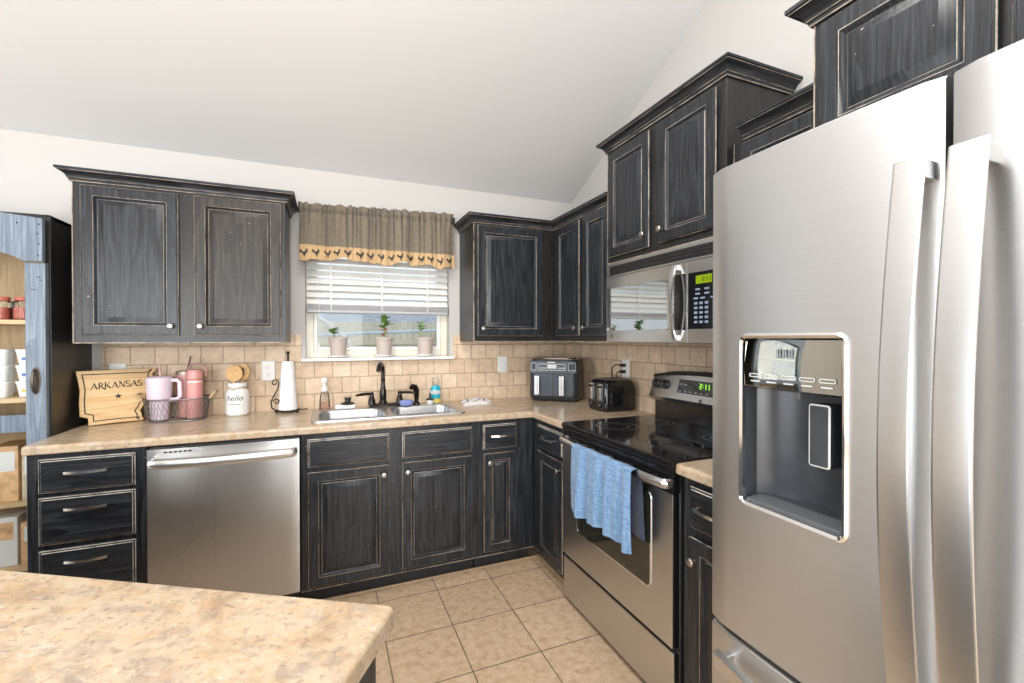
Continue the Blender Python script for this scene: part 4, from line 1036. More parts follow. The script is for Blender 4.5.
spoon('wooden_spoon', 'slotted wooden spoon behind the round one in the white jar', jx + 0.01, jy + 0.012, jx + 0.024, jy + 0.02, 1.160, 0.034, 0.048, True)

# wire basket with drink bottles
bx_, by_ = -2.490, -0.150
t = thing('wire_basket', 'grey wire mesh basket with twine-wrapped handles holding tumblers', 'basket', (bx_, by_, 0.917))
mb = MB()
def bell(z, sx_, sy_, n=48): return [(bx_ + sx_ * abs(math.cos(2 * PI * i / n)) ** 0.7 * math.copysign(1, math.cos(2 * PI * i / n)), by_ + sy_ * abs(math.sin(2 * PI * i / n)) ** 0.7 * math.copysign(1, math.sin(2 * PI * i / n)), z) for i in range(n)]
Lb = bell(0.921, 0.122, 0.082); Lt = bell(1.034, 0.146, 0.098)
mb.tube(Lt + [Lt[0]], 0.0035, 6, False); mb.tube(Lb + [Lb[0]], 0.003, 6, False)
for i in range(48):
    for d in (2, -2):
        mb.tube([Lb[i], Lt[(i + d) % 48]], 0.0010, 4, False)
for i in range(0, 48, 2): mb.tube([Lb[i], Lb[(48 - i) % 48]], 0.0010, 4, False)
obj('mesh_body', mb, plain('grey_wire', (0.22, 0.22, 0.23), 0.4, 0.7), t)
for sg in (-1, 1):
    mb = MB(); mb.tube([(bx_ + sg * 0.145, by_ - 0.03, 1.028), (bx_ + sg * 0.172, by_ - 0.03, 1.062), (bx_ + sg * 0.172, by_ + 0.03, 1.062), (bx_ + sg * 0.145, by_ + 0.03, 1.028)], 0.006, 8); obj('handle', mb, TWINE, t, label='twine-wrapped wire handle')

t = thing('handled_tumbler', 'lavender tumbler with a side handle and pink straw in the basket', 'tumbler', (-2.568, -0.165, 0.925))
tx, ty, tz = -2.568, -0.165, 0.9245
mb = MB(); mb.lathe([(0.036, 0), (0.039, 0.004), (0.043, 0.100), (0.053, 0.113), (0.059, 0.212), (0.057, 0.216), (0.02, 0.218)], (tx, ty, tz), 28); obj('cup', mb, LAV, t)
mb = MB(); mb.lathe([(0.059, 0.212), (0.059, 0.221), (0.048, 0.227), (0.01, 0.229)], (tx, ty, tz), 28); obj('lid', mb, LAV, t)
mb = MB(); mb.tube([(tx + 0.052, ty - 0.006, tz + 0.205), (tx + 0.080, ty - 0.012, tz + 0.207), (tx + 0.092, ty - 0.014, tz + 0.195), (tx + 0.094, ty - 0.014, tz + 0.12), (tx + 0.082, ty - 0.012, tz + 0.108), (tx + 0.048, ty - 0.006, tz + 0.102)], 0.0105, 10); obj('handle', mb, LAV, t)
mb = MB(); mb.tube([(tx + 0.005, ty, tz + 0.22), (tx + 0.0, ty, tz + 0.288)], 0.005, 8); obj('straw', mb, STRAW, t)
t = thing('pink_bottle', 'pink water bottle with a loop carry handle at basket right end', 'bottle', (-2.412, -0.165, 0.925))
tx, ty = -2.412, -0.165
mb = MB(); mb.lathe([(0.034, 0), (0.037, 0.004), (0.037, 0.195), (0.030, 0.208)], (tx, ty, tz), 26); obj('body', mb, PINK, t)
mb = MB(); mb.lathe([(0.034, 0.206), (0.037, 0.21), (0.037, 0.246), (0.030, 0.258), (0.01, 0.262)], (tx, ty, tz), 26); obj('lid', mb, PINK, t)
mb = MB(); mb.tube([(tx - 0.032, ty, tz + 0.240)] + [(tx + 0.012 + 0.043 * math.cos(PI - PI * i / 10), ty, tz + 0.248 + 0.045 * math.sin(PI * i / 10)) for i in range(11)] + [(tx + 0.050, ty, tz + 0.225)], 0.006, 8, flat=(1.2, 0.8)); obj('carry_loop', mb, ROSE, t)
mb = MB(); mb.lathe([(0.0374, 0.192), (0.0355, 0.200)], (tx, ty, tz), 26, cap0=False, cap1=False); obj('band', mb, WHITEP, t)
t = thing('rose_tumbler', 'rose tumbler with steel rim and dark straw between its basket neighbours', 'tumbler', (-2.470, -0.100, 0.925))
tx, ty = -2.470, -0.106
mb = MB(); mb.lathe([(0.030, 0), (0.032, 0.004), (0.041, 0.21), (0.041, 0.237)], (tx, ty, tz), 26); obj('cup', mb, ROSE, t)
mb = MB(); mb.lathe([(0.0415, 0.232), (0.0425, 0.248), (0.035, 0.252), (0.01, 0.252)], (tx, ty, tz), 26); obj('rim', mb, NICKEL, t)
mb = MB(); mb.tube([(tx + 0.010, ty, tz + 0.250), (tx + 0.026, ty, tz + 0.330)], 0.005, 8); obj('straw', mb, BSTRAW, t)

# state-shaped wooden board
SO = [(70, 95), (800, 85), (782, 112), (757, 130), (752, 150), (775, 166), (858, 160), (845, 205), (815, 250), (780, 300), (745, 340), (720, 372), (690, 395), (655, 440), (640, 468), (622, 492), (640, 520), (636, 545), (655, 560), (648, 584), (400, 606), (166, 634), (164, 562), (96, 545), (92, 400), (100, 290), (88, 200)]
def sc_(x, y):
    yb = 635 - (x - 165) * 50 / 480; yt = 95 - (x - 70) * 10 / 730
    return ((x - 70) / 730 * 0.318, (yb - y) / (yb - yt) * 0.272)
SP = [sc_(*p) for p in SO]
t = thing('cutting_board', 'wooden board shaped like a state leaning against the backsplash', 'board', (-2.888, -0.205, 0.918), R(26))
lean = Matrix.Rotation(R(-7), 4, 'X')
def sfn(u, v, w_): return tuple(lean @ Vector((u, -w_, v)))
mb = MB(); mb.loft([[sfn(u, v, d) for u, v in (SP if i in (1, 2) else offset_poly(SP, 0.002))] for i, d in enumerate((0, 0.002, 0.016, 0.018))]); obj('board', mb, SIGNM, t, world=False)
mb = MB(); A, B_ = offset_poly(SP, 0.0165), offset_poly(SP, 0.0215); mb.loft([[sfn(u, v, 0.0183) for u, v in A], [sfn(u, v, 0.0183) for u, v in B_]], False, False); obj('engraved_border', mb, INK, t, world=False)
mb = MB(); star = []
su, sv = sc_(427, 348)
for i in range(10):
    r_ = 0.0165 if i % 2 == 0 else 0.0066; a = PI / 2 + i * PI / 5; star.append((su + r_ * math.cos(a), sv + r_ * math.sin(a)))
mb.prism(star, sfn, 0.0178, 0.0186); obj('star', mb, INK, t, world=False)
# serif capitals drawn as strokes
def stroke(m, a, b, wd): 
    a, b = Vector(a), Vector(b); d = (b - a).normalized(); nn = Vector((-d.y, d.x)) * wd / 2
    m.prism([tuple(a + nn), tuple(a - nn), tuple(b - nn), tuple(b + nn)], sfn, 0.0178, 0.0186)
def arc(m, c, rx, rz, a0, a1, wd, n=10):
    p = [(c[0] + rx * math.cos(R(a0 + (a1 - a0) * i / n)), c[1] + rz * math.sin(R(a0 + (a1 - a0) * i / n))) for i in range(n + 1)]
    for i in range(n): stroke(m, p[i], p[i + 1], wd if isinstance(wd, float) else wd[0] + (wd[1] - wd[0]) * math.sin(PI * i / n))
mb = MB(); H = 0.030; TK, TN, SF = 0.0056, 0.0026, 0.0020
u = sc_(190, 270)[0]; base = 0.178; W = 0.0285
def serif(x, y, l=0.008): stroke(mb, (x - l / 2, y), (x + l / 2, y), SF)
dz = 0.0012
for ch in 'ARKANSAS':
    b = base + (u - 0.05) * 0.03; h = H
    if ch == 'A':
        stroke(mb, (u + 0.002, b), (u + 0.0125, b + h), TN); stroke(mb, (u + 0.0125, b + h), (u + 0.0235, b), TK); stroke(mb, (u + 0.006, b + h * 0.36), (u + 0.0195, b + h * 0.36), TN); serif(u + 0.002, b); serif(u + 0.0235, b, 0.010); u += 0.0275
    elif ch == 'R':
        stroke(mb, (u + 0.004, b), (u + 0.004, b + h), TK); serif(u + 0.004, b); serif(u + 0.004, b + h, 0.007); arc(mb, (u + 0.006, b + h * 0.74), 0.011, h * 0.26, 90, -90, [TN, TK]); stroke(mb, (u + 0.009, b + h * 0.48), (u + 0.026, b - 0.006), TK); u += 0.0235
    elif ch == 'K':
        stroke(mb, (u + 0.004, b), (u + 0.004, b + h), TK); serif(u + 0.004, b); serif(u + 0.004, b + h); stroke(mb, (u + 0.005, b + h * 0.42), (u + 0.020, b + h), TN); stroke(mb, (u + 0.010, b + h * 0.55), (u + 0.023, b), TK); serif(u + 0.020, b + h); serif(u + 0.023, b); u += 0.0275
    elif ch == 'N':
        stroke(mb, (u + 0.004, b), (u + 0.004, b + h), TN); stroke(mb, (u + 0.004, b + h), (u + 0.022, b), TK); stroke(mb, (u + 0.022, b), (u + 0.022, b + h), TN); serif(u + 0.004, b); serif(u + 0.003, b + h); serif(u + 0.022, b + h); u += 0.0275
    else:
        arc(mb, (u + 0.009, b + h * 0.74), 0.0075, h * 0.25, 30, 270, [TN, TK]); arc(mb, (u + 0.009, b + h * 0.255), 0.0085, h * 0.26, 90, -150, [TN, TK]); stroke(mb, (u + 0.0158, b + h * 0.76), (u + 0.0158, b + h * 0.98), SF); stroke(mb, (u + 0.0012, b + h * 0.02), (u + 0.0012, b + h * 0.24), SF); u += 0.0205
obj('lettering', mb, INK, t, world=False)

# ------------------------------------------------------------------ air fryer and toaster
t = thing('air_fryer', 'black two-drawer air fryer with steel handles standing in the counter corner', 'air fryer', (-0.335, -0.330, 0.917), -math.atan2(0.216, 0.249)); t.scale = (1.06, 1.02, 1.05)
# local frame: x along the front, front at y=0, back at y=+0.25
FW, FD, FH = 0.330, 0.245, 0.288
mb = MB(); loops = []
for z, ins in ((0.004, 0.016), (0.012, 0.008), (0.03, 0.002), (0.05, 0.0), (0.20, 0.003), (0.262, 0.010), (0.272, 0.013)):
    loops.append([(x, y, z) for x, y in rrect(-FW / 2 + ins, FW / 2 - ins, ins * 1.2, FD - ins, 0.045, 6)])
mb.loft(loops); obj('body', mb, plain('fryer_black', (0.030, 0.033, 0.037), 0.28), t, world=False)
mb = MB(); loops = []
for z, ins in ((0.270, 0.010), (0.275, 0.004), (0.281, 0.004), (0.286, 0.012)): loops.append([(x, y, z) for x, y in rrect(-FW / 2 + ins + 0.004, FW / 2 - ins - 0.004, ins + 0.006, FD - ins, 0.045, 6)])
mb.loft(loops); obj('top_lid', mb, BLKG, t, world=False)
mb = MB(); mb.tube([(x, y, 0.279) for x, y in rrect(-FW / 2 + 0.012, FW / 2 - 0.012, 0.008, FD - 0.006, 0.045, 6)] + [(FW / 2 - 0.012, FD - 0.051, 0.279)], 0.0042, 6, False); obj('lid_trim', mb, CHROME, t, world=False)
FRD = plain('fryer_drawer', (0.070, 0.085, 0.105), 0.22)
for sg in (-1, 1):
    mb = MB(); x0, x1 = (-0.128, -0.002) if sg < 0 else (0.002, 0.128)
    mb.box(x0, x1, -0.006, 0.02, 0.036, 0.180, 0.004); d_ = obj('drawer', mb, FRD, t, world=False)
    mb = MB(); xc = sg * 0.0; xc = -0.098 if sg < 0 else 0.062
    mb.box(xc - 0.015, xc + 0.015, -0.040, -0.028, 0.045, 0.170, 0.004); mb.box(xc - 0.011, xc + 0.011, -0.030, -0.004, 0.050, 0.066, 0.002); mb.box(xc - 0.011, xc + 0.011, -0.030, -0.004, 0.150, 0.166, 0.002)
    obj('drawer_handle', mb, HANDLE, d_, world=False, label='upright satin steel handle')
mb = MB(); mb.loft([[(-0.155, 0.008, 0.186), (0.155, 0.008, 0.186), (0.150, 0.012, 0.264), (-0.150, 0.012, 0.264)], [(-0.152, 0.000, 0.188), (0.152, 0.000, 0.188), (0.147, 0.006, 0.262), (-0.147, 0.006, 0.262)]])
pn = obj('control_panel', mb, FRD, t, world=False)
mb = MB()
def outl(x0, x1, z0, z1, w_=0.003):
    for a, b, c, d in ((x0, x1, z0, z0 + w_), (x0, x1, z1 - w_, z1), (x0, x0 + w_, z0, z1), (x1 - w_, x1, z0, z1)): mb.box(a, b, -0.004, 0.008, c, d)
outl(-0.098, 0.082, 0.204, 0.246); mb.box(-0.035, 0.025, -0.0045, 0.008, 0.216, 0.240)
mb.box(-0.035, 0.015, -0.003, 0.008, 0.252, 0.259)
for i in range(4): mb.box(-0.085 + i * 0.012, -0.078 + i * 0.012, -0.004, 0.008, 0.216, 0.222); mb.box(0.036 + i * 0.011, 0.043 + i * 0.011, -0.004, 0.008, 0.216, 0.222)
outl(-0.146, -0.110, 0.204, 0.250, 0.002); outl(0.100, 0.146, 0.204, 0.252, 0.002)
obj('panel_print', mb, ICON, pn, world=False)
mb = MB()
for x, z in ((-0.128, 0.238), (-0.128, 0.218), (0.113, 0.240), (0.113, 0.218), (0.134, 0.240), (0.134, 0.218)): mb.lathe([(0.0075, -0.002), (0.0075, 0.006), (0.006, 0.007)], (x, 0.002, z), 14, '-Y')
obj('button', mb, BLKP, pn, world=False)

t = thing('toaster', 'glossy black four-slice toaster on the counter beside the range', 'toaster', (-0.145, -0.748, 0.917)); t.scale = (1.06, 1.0, 1.0)
# local: front faces -X
mb = MB(); loops = []
for z, ins in ((0.006, 0.006), (0.012, 0.002), (0.04, 0.0), (0.13, 0.001), (0.165, 0.008), (0.180, 0.020), (0.187, 0.034)):
    loops.append([(x, y, z) for x, y in rrect(-0.112 + ins, 0.105 - ins, -0.102 + ins, 0.102 - ins, 0.028, 6)])
mb.loft(loops); obj('body', mb, BLKG, t, world=False)
mb = MB(); mb.box(-0.075, 0.07, -0.065, 0.065, 0.185, 0.190, 0.002); obj('top_plate', mb, plain('toaster_steel', (0.45, 0.44, 0.43), 0.25, 1.0), t, world=False)
mb = MB()
for y in (-0.045, -0.015, 0.018, 0.048): mb.box(-0.062, 0.058, y - 0.009, y + 0.009, 0.1885, 0.1905)
obj('bread_slot', mb, TOE, t, world=False)
for y in (-0.045, 0.045):
    mb = MB(); mb.box(-0.1135, -0.108, y - 0.030, y + 0.030, 0.060, 0.165, 0.002); fp = obj('lever_panel', mb, plain('smoke_panel', (0.10, 0.11, 0.12), 0.12), t, world=False)
    mb = MB(); mb.box(-0.1145, -0.112, y - 0.007, y + 0.007, 0.070, 0.158); obj('lever_slot', mb, CHROME, fp, world=False)
    mb = MB(); mb.box(-0.132, -0.112, y - 0.016, y + 0.016, 0.140, 0.152, 0.004); obj('lever', mb, BLKP, t, world=False)
    mb = MB(); mb.lathe([(0.014, 0), (0.014, 0.008), (0.010, 0.014)], (-0.111, y, 0.036), 18, '-X'); obj('dial', mb, BLKP, t, world=False)

# ------------------------------------------------------------------ outlets, switch, plugs
def plate(name, label, kind, c, gang='outlet', cat='outlet'):
    fn = frame(kind, -ST); t = thing(name, label, cat, fn(c[0], c[1], 0))
    mb = MB(); P_ = rrect(c[0] - 0.037, c[0] + 0.037, c[1] - 0.059, c[1] + 0.059, 0.005, 3); P2 = offset_poly(P_, 0.004)
    mb.loft([[fn(u_, v_, 0) for u_, v_ in P_], [fn(u_, v_, 0.003) for u_, v_ in P_], [fn(u_, v_, 0.006) for u_, v_ in P2]]); obj('cover_plate', mb, WHITEP, t)
    if gang == 'outlet':
        for dv in (-0.020, 0.020):
            mb = MB(); P_ = rrect(c[0] - 0.016, c[0] + 0.016, c[1] + dv - 0.0145, c[1] + dv + 0.0145, 0.010, 4)
            mb.loft([[fn(u_, v_, 0.005) for u_, v_ in P_], [fn(u_, v_, 0.0072) for u_, v_ in P_]]); rc = obj('receptacle', mb, WHITEP, t)
            mb = MB()
            for du in (-0.006, 0.006): mb.prism(rrect(c[0] + du - 0.001, c[0] + du + 0.001, c[1] + dv - 0.002, c[1] + dv + 0.006, 0.0008, 1), fn, 0.0068, 0.0075)
            mb.prism(rrect(c[0] - 0.002, c[0] + 0.002, c[1] + dv - 0.010, c[1] + dv - 0.006, 0.0018, 3), fn, 0.0068, 0.0075); obj('slot', mb, BLKP, rc)
    else:
        mb = MB(); mb.prism(rrect(c[0] - 0.005, c[0] + 0.005, c[1] - 0.012, c[1] + 0.012, 0.002, 2), fn, 0.005, 0.013); obj('toggle', mb, WHITEP, t)
    return t
plate('wall_outlet', 'white duplex outlet on the backsplash left of the paper towel', 'B', (-2.080, 1.158))
plate('wall_outlet', 'white outlet plate half hidden behind the wooden state board', 'B', (-2.793, 1.158))
plate('light_switch', 'white toggle switch plate on the backsplash right of the sink', 'B', (-0.578, 1.162), 'switch', 'light switch')
plate('wall_outlet', 'white outlet on the side wall with two black plugs behind the toaster', 'S', (0.700, 1.160))
for dz, nm, lab in ((0.020, 'power_cord', 'black cord from the upper socket looping down behind the toaster'), (-0.020, 'power_cord', 'black cord from the lower socket down behind the toaster')):
    t = thing(nm, lab, 'cord', (-0.018, -0.70, 1.16 + dz))
    mb = MB(); mb.box(-0.048, -0.0175, -0.712, -0.688, 1.16 + dz - 0.010, 1.16 + dz + 0.010, 0.004); obj('plug', mb, BLKP, t)
    mb = MB()
    if dz > 0: pts = [(-0.046, -0.70, 1.18), (-0.075, -0.685, 1.185), (-0.085, -0.655, 1.16), (-0.075, -0.645, 1.11), (-0.045, -0.64, 1.02), (-0.025, -0.63, 0.93), (-0.022, -0.60, 0.922)]
    else: pts = [(-0.046, -0.70, 1.14), (-0.07, -0.695, 1.138), (-0.078, -0.69, 1.12), (-0.060, -0.705, 1.06), (-0.025, -0.72, 1.0), (-0.021, -0.73, 0.95)]
    mb.tube(pts, 0.004, 8); obj('wire', mb, BLKP, t)

# ------------------------------------------------------------------ window dressing
t = thing('window_blind', 'white slatted blind raised half way in the kitchen window', 'blind', (-1.424, 0.035, 2.1))
mb = MB(); mb.box(WX0 + 0.004, WX1 - 0.004, 0.006, 0.062, 2.075, 2.125, 0.004); obj('head_rail', mb, BLINDM, t)
mb = MB(); z = 2.060
while z > 1.572:
    p = []
    for i in range(7):
        a = i / 6 - 0.5; p.append((0.034 + a * 0.046 * math.cos(R(46)), z - a * 0.050 * math.sin(R(46)) * -1 + 0.003 * (1 - 4 * a * a)))
    q_ = p + [(y_, z_ - 0.0025) for y_, z_ in reversed(p)]
    mb.prism(q_, lambda u_, v_, w_: (w_, u_, v_), WX0 + 0.008, WX1 - 0.008); z -= 0.0430
obj('slats', mb, BLINDM, t)
mb = MB(); zz = 1.562
for i in range(6): mb.box(WX0 + 0.008, WX1 - 0.008, 0.010, 0.058, zz - 0.004, zz, 0.001); zz -= 0.005
mb.box(WX0 + 0.008, WX1 - 0.008, 0.008, 0.060, 1.512, 1.532, 0.004); obj('bottom_rail', mb, BLINDSHADE, t, label='bottom rail with stacked slats, greyed by painted shade')
mb = MB()
for x in (-1.73, -1.42, -1.12): mb.box(x - 0.004, x + 0.004, 0.010, 0.0115, 1.52, 2.08)
obj('ladder_tape', mb, BLINDM, t)
mb = MB(); mb.tube([(-1.80, 0.004, 2.08), (-1.80, 0.003, 1.32)], 0.0016, 6)
mb.lathe([(0.003, 0), (0.006, 0.004), (0.005, 0.026), (0.002, 0.03)], (-1.80, 0.003, 1.295), 10); obj('pull_cord', mb, BLINDM, t)

t = thing('window_valance', 'gathered taupe valance with a burlap rooster border over the window', 'valance', (-1.435, -0.06, 2.18))
VX0, VX1 = -1.905, -0.958
mb = MB(); mb.tube([(VX0 + 0.004, -0.040, 2.150), (VX1 - 0.004, -0.040, 2.160)], 0.006, 10)
for x in (VX0 + 0.002, VX1 - 0.002): mb.box(x - 0.010, x + 0.010, -0.080, 0.0, 2.115, 2.170, 0.004)
obj('rod', mb, BRONZE, t, label='dark curtain rod with end brackets')
CREASE = []
xc = VX0 + 0.02
while xc < VX1 - 0.01:
    CREASE.append((xc, random.uniform(0.016, 0.034), random.uniform(0.004, 0.008), random.uniform(0.5, 1.0))); xc += random.choice((0.016, 0.024, 0.034, 0.05, 0.075))
def vfold(x, z):
    s_ = (2.19 - z) / 0.37
    f = 0.020 * math.sin(x * 55 + 2.2 * math.sin(x * 11)) + 0.012 * math.sin(x * 121 + 3 * math.sin(x * 17))
    g_ = 0.010 * math.sin(x * 23 + 0.8) + 0.005 * math.sin(x * 47)
    cr = sum(d_ * math.exp(-((x - c_) / w_) ** 2) * max(0.25, 1 - s_ * 0.7 / l_) for c_, d_, w_, l_ in CREASE)
    return cr - 0.098 - 0.55 * f * (0.65 + 0.2 * s_) * (1 if s_ < 0.6 else max(0.45, 1 - (s_ - 0.6) * 2.6)) - g_ * s_ - 0.012 * s_
def vx(u, s_): return VX0 + 0.006 + (VX1 - VX0 - 0.012) * u + 0.012 * math.sin(u * 17) * s_ * 0.5 + (u - 0.5) * 0.02 * s_
def val_pt(u, v):
    z = 2.190 - 0.283 * v; s_ = v * 0.78; x = vx(u, s_); y = vfold(x, z)
    if z > 2.135:
        k = (z - 2.135) / 0.067; y += 0.004 * math.sin(x * 150 + k * 5); z += 0.005 * k * math.sin(x * 97 + 1)
    y += 0.014 * math.exp(-((z - 2.135) / 0.010) ** 2) + 0.006 * math.sin(x * 173) * math.exp(-((z - 2.135) / 0.025) ** 2)
    z -= 0.030 * (1 - u) * (1 - v)
    return (x, y, z)
obj('cloth', cloth_sheet(val_pt, 380, 30, 0.002), VALF, t, angle=60)
STEP = [random.uniform(-0.007, 0.007) for _ in CREASE]
def hem(x): return sum(STEP[i] for i, c_ in enumerate(CREASE) if c_[0] <= x and (i + 1 == len(CREASE) or CREASE[i + 1][0] > x)) + 1.826 + 0.009 * math.sin(x * 15 + 1) + 0.007 * math.sin(x * 37)
def band_pt(u, v):
    x = vx(u, 0.78 + 0.22 * v); zt = 1.909; z = zt + (hem(x) - zt) * v; return (x, vfold(x, z) - 0.003, z)
obj('burlap_border', cloth_sheet(band_pt, 300, 8, 0.002), BURLAP, t, angle=60)
ROO = [(-0.55, -0.05), (-0.95, 0.10), (-1.05, 0.50), (-0.85, 0.85), (-0.60, 0.62), (-0.42, 0.32), (-0.10, 0.22), (0.22, 0.35), (0.36, 0.72), (0.42, 1.02), (0.60, 0.98), (0.70, 0.82), (0.95, 0.66), (0.74, 0.55), (0.70, 0.20), (0.55, -0.18), (0.25, -0.42), (0.18, -0.80), (0.34, -0.92), (-0.10, -0.92), (-0.02, -0.45), (-0.32, -0.32)]
mb = MB(); uu = 0.028; k = 0
while uu < 0.985:
    sc = 0.022; flip = 1 if k % 3 else -1; L = []
    for a, b in ROO:
        u1 = uu + flip * 0 + a * sc / (VX1 - VX0) * 1.0; x, y, z = band_pt(min(0.999, max(0.001, u1)), 0.5); L.append((x, y - 0.0042, z + b * sc - 0.002))
    f0 = [(x, y - 0.0006, z) for x, y, z in L]; mb.loft([L, f0]); uu += 0.066 + 0.006 * math.sin(k * 2.1); k += 1
obj('rooster_print', mb, INK, t, label='row of small black rooster silhouettes')

# potted plants on the sill
zs = WZ0 + 0.013
PY = 0.008
pots = []
base = thing('plant_pot', 'blush ribbed pot at the left end of the window sill', 'flower pot', (-1.690, PY, zs), 0, 'blush flower pots on the window sill')
mb = MB(); mb.lathe([(0.040, 0.006), (0.042, 0.008), (0.054, 0.112), (0.058, 0.114), (0.058, 0.128), (0.054, 0.130), (0.051, 0.120), (0.05, 0.105)], (0, 0, 0), 30); obj('pot', mb, POTM, base, world=False)
mb = MB(); mb.lathe([(0.040, 0.0), (0.058, 0.006), (0.062, 0.016), (0.059, 0.016), (0.042, 0.006)], (0, 0, 0), 30); obj('saucer', mb, SAUCER, base, world=False)
mb = MB(); mb.lathe([(0.050, 0.100), (0.0525, 0.116), (0.02, 0.120)], (0, 0, 0), 24); obj('soil', mb, SOIL, base, world=False)
b2 = copy_tree(base); b2.location = (-1.408, PY, zs); b2['label'] = 'middle blush pot on the sill holding the red-stemmed plant'
b3 = copy_tree(base); b3.location = (-1.136, PY, zs); b3['label'] = 'blush pot at the right end of the window sill'
def leaf(mb, p, d, l, w_):
    p = Vector(p); d = Vector(d).normalized(); s_ = d.cross(Vector((0, 0, 1))); s_ = s_.normalized() if s_.length > 1e-3 else Vector((1, 0, 0)); nrm = s_.cross(d)
    pts = []
    for k_, ww in ((0, 0.1), (0.25, 0.8), (0.5, 1.0), (0.8, 0.6), (1, 0.05)):
        c = p + d * l * k_ - Vector((0, 0, 1)) * l * 0.25 * k_ * k_; pts.append([c - s_ * w_ * ww, c + nrm * 0.0012, c + s_ * w_ * ww, c - nrm * 0.0012])
    mb.loft([[tuple(q) for q in r_] for r_ in pts])
def plant(name, label, x, y, h, n, l, lean_=(0, 0), red=False, seed=1):
    rnd = random.Random(seed); t = thing(name, label, 'plant', (x, y, zs + 0.118)); z0 = zs + 0.110
    mb = MB(); top = (x + lean_[0], y + lean_[1], z0 + h); mb.tube([(x, y, z0), (x + lean_[0] * 0.3, y, z0 + h * 0.5), top], 0.0035 if not red else 0.006, 7); obj('stem', mb, LEAFM, t)
    mb = MB()
    for i in range(n):
        k_ = 0.55 + 0.45 * rnd.random(); a = rnd.random() * 2 * PI
        leaf(mb, (x + lean_[0] * k_, y + lean_[1] * k_ * 0.5, z0 + h * k_), (math.cos(a), math.sin(a) * 0.6, 0.5), l * (0.7 + 0.5 * rnd.random()), l * 0.32)
    obj('leaves', mb, LEAFM, t)
    if red:
        mb = MB()
        for i in range(7): a = i * 1.9; leaf(mb, (x + 0.004 * math.cos(a), y + 0.004 * math.sin(a), z0 + 0.015 + i * 0.009), (math.cos(a), math.sin(a) - 0.4, 0.9), 0.034, 0.011)
        obj('bract', mb, REDM, t, label='red and white bracts up the stem')
plant('seedling', 'small bushy green seedling leaning left in the left pot', -1.712, PY, 0.070, 22, 0.044, (-0.012, 0), seed=3)
plant('potted_plant', 'tall plant with red bracts and green top in the middle pot', -1.405, PY, 0.140, 18, 0.066, (-0.004, 0), True, seed=5)
plant('seedling', 'thin upright green seedling in the right pot', -1.160, PY, 0.112, 14, 0.046, (0.0, 0), seed=8)

# ------------------------------------------------------------------ glazed hutch at the left
t = thing('pantry_hutch', 'distressed black hutch with arched glass door at the left edge', 'hutch', (-3.32, -0.21, 0))
HX0, HX1, HY = -3.78, -2.902, -0.385
mb = MB(); mb.box(HX1 - 0.022, HX1, HY, -0.012, 0.0, 1.905, 0.002); mb.box(HX0, HX0 + 0.022, HY, -0.012, 0, 1.905, 0.002); mb.box(HX0, HX1, HY, -0.012, 1.885, 1.905, 0.002); mb.box(HX0 + 0.02, HX1 - 0.02, HY + 0.01, -0.012, 0.04, 0.075)
mb.box(HX1 - 0.020, HX1 + 0.003, HY - 0.002, HY + 0.030, 0.0, 1.898, 0.002)
obj('carcass', mb, BSIDE, t)
mb = MB(); mb.box(HX0 + 0.02, HX1 - 0.02, -0.028, -0.012, 0.04, 1.89); obj('back_panel', mb, HUTIN, t)
for z in (1.435, 1.085, 0.97, 0.62, 0.33):
    mb = MB(); mb.box(HX0 + 0.022, HX1 - 0.022, HY + 0.03, -0.028, z - 0.02, z, 0.001); obj('shelf', mb, PINE, t)
# arched header board, proud of the door
mb = MB(); P_ = [(HX0, 1.885), (HX0, 1.69), (HX0 + 0.09, 1.69)]
xa, xb_ = HX0 + 0.09, HX1 - 0.072
for i in range(1, 24): s_ = i / 24; P_.append((xa + (xb_ - xa) * s_, 1.69 + 0.075 * math.sin(PI * s_) ** 0.7))
P_ += [(HX1 - 0.072, 1.69), (HX1 - 0.006, 1.69), (HX1 - 0.006, 1.878), ]
for i in range(1, 12): s_ = i / 12; P_.append((HX1 - 0.006 + (HX0 - HX1 + 0.006) * s_, 1.878 + 0.03 * math.sin(PI * s_)))
fnH = frame('B', HY); mb.prism(P_, fnH, 0.022, 0.045); obj('arched_header', mb, BLUELIT, t)
for u_, v_ in ((-2.918, 1.852), (-2.925, 1.81), (-2.920, 1.765), (-2.922, 1.715), (-2.99, 1.852)):
    mb = MB(); mb.prism([(u_ + 0.0035 * math.cos(2 * PI * i / 10), v_ + 0.0035 * math.sin(2 * PI * i / 10)) for i in range(10)], fnH, 0.0445, 0.0456); obj('nail_hole', mb, TOE, t)
d = MB(); 
for (a, b, c, e) in ((HX1 - 0.072, HX1 - 0.004, 0.08, 1.685), (HX0 + 0.004, HX0 + 0.072, 0.08, 1.685), (HX0 + 0.072, HX1 - 0.072, 0.942, 1.018), (HX0 + 0.072, HX1 - 0.072, 0.08, 0.16)):
    lo_, hi_ = fnH(a, c, 0.002), fnH(b, e, 0.030); d.box(lo_[0], hi_[0], lo_[1], hi_[1], c, e, 0.002)
dd = obj('door', d, BLUELIT, t)
mb = MB(); mb.box(HX0 + 0.07, HX1 - 0.07, HY - 0.016, HY - 0.012, 1.015, 1.80); mb.box(HX0 + 0.07, HX1 - 0.07, HY - 0.016, HY - 0.012, 0.158, 0.944); obj('glass_pane', mb, PANE, dd)
mb = MB(); hx = HX1 - 0.038; fnD = frame('B', HY - 0.030)
mb.tube([fnD(hx, 1.115, 0.002), fnD(hx, 1.125, 0.018), fnD(hx, 1.165, 0.028), fnD(hx, 1.205, 0.018), fnD(hx, 1.215, 0.002)], [0.006, 0.006, 0.008, 0.006, 0.006], 8)
mb.prism([(hx + 0.017 * math.cos(2 * PI * i / 16), 1.165 + 0.062 * math.sin(2 * PI * i / 16)) for i in range(16)], fnD, 0.0, 0.003)
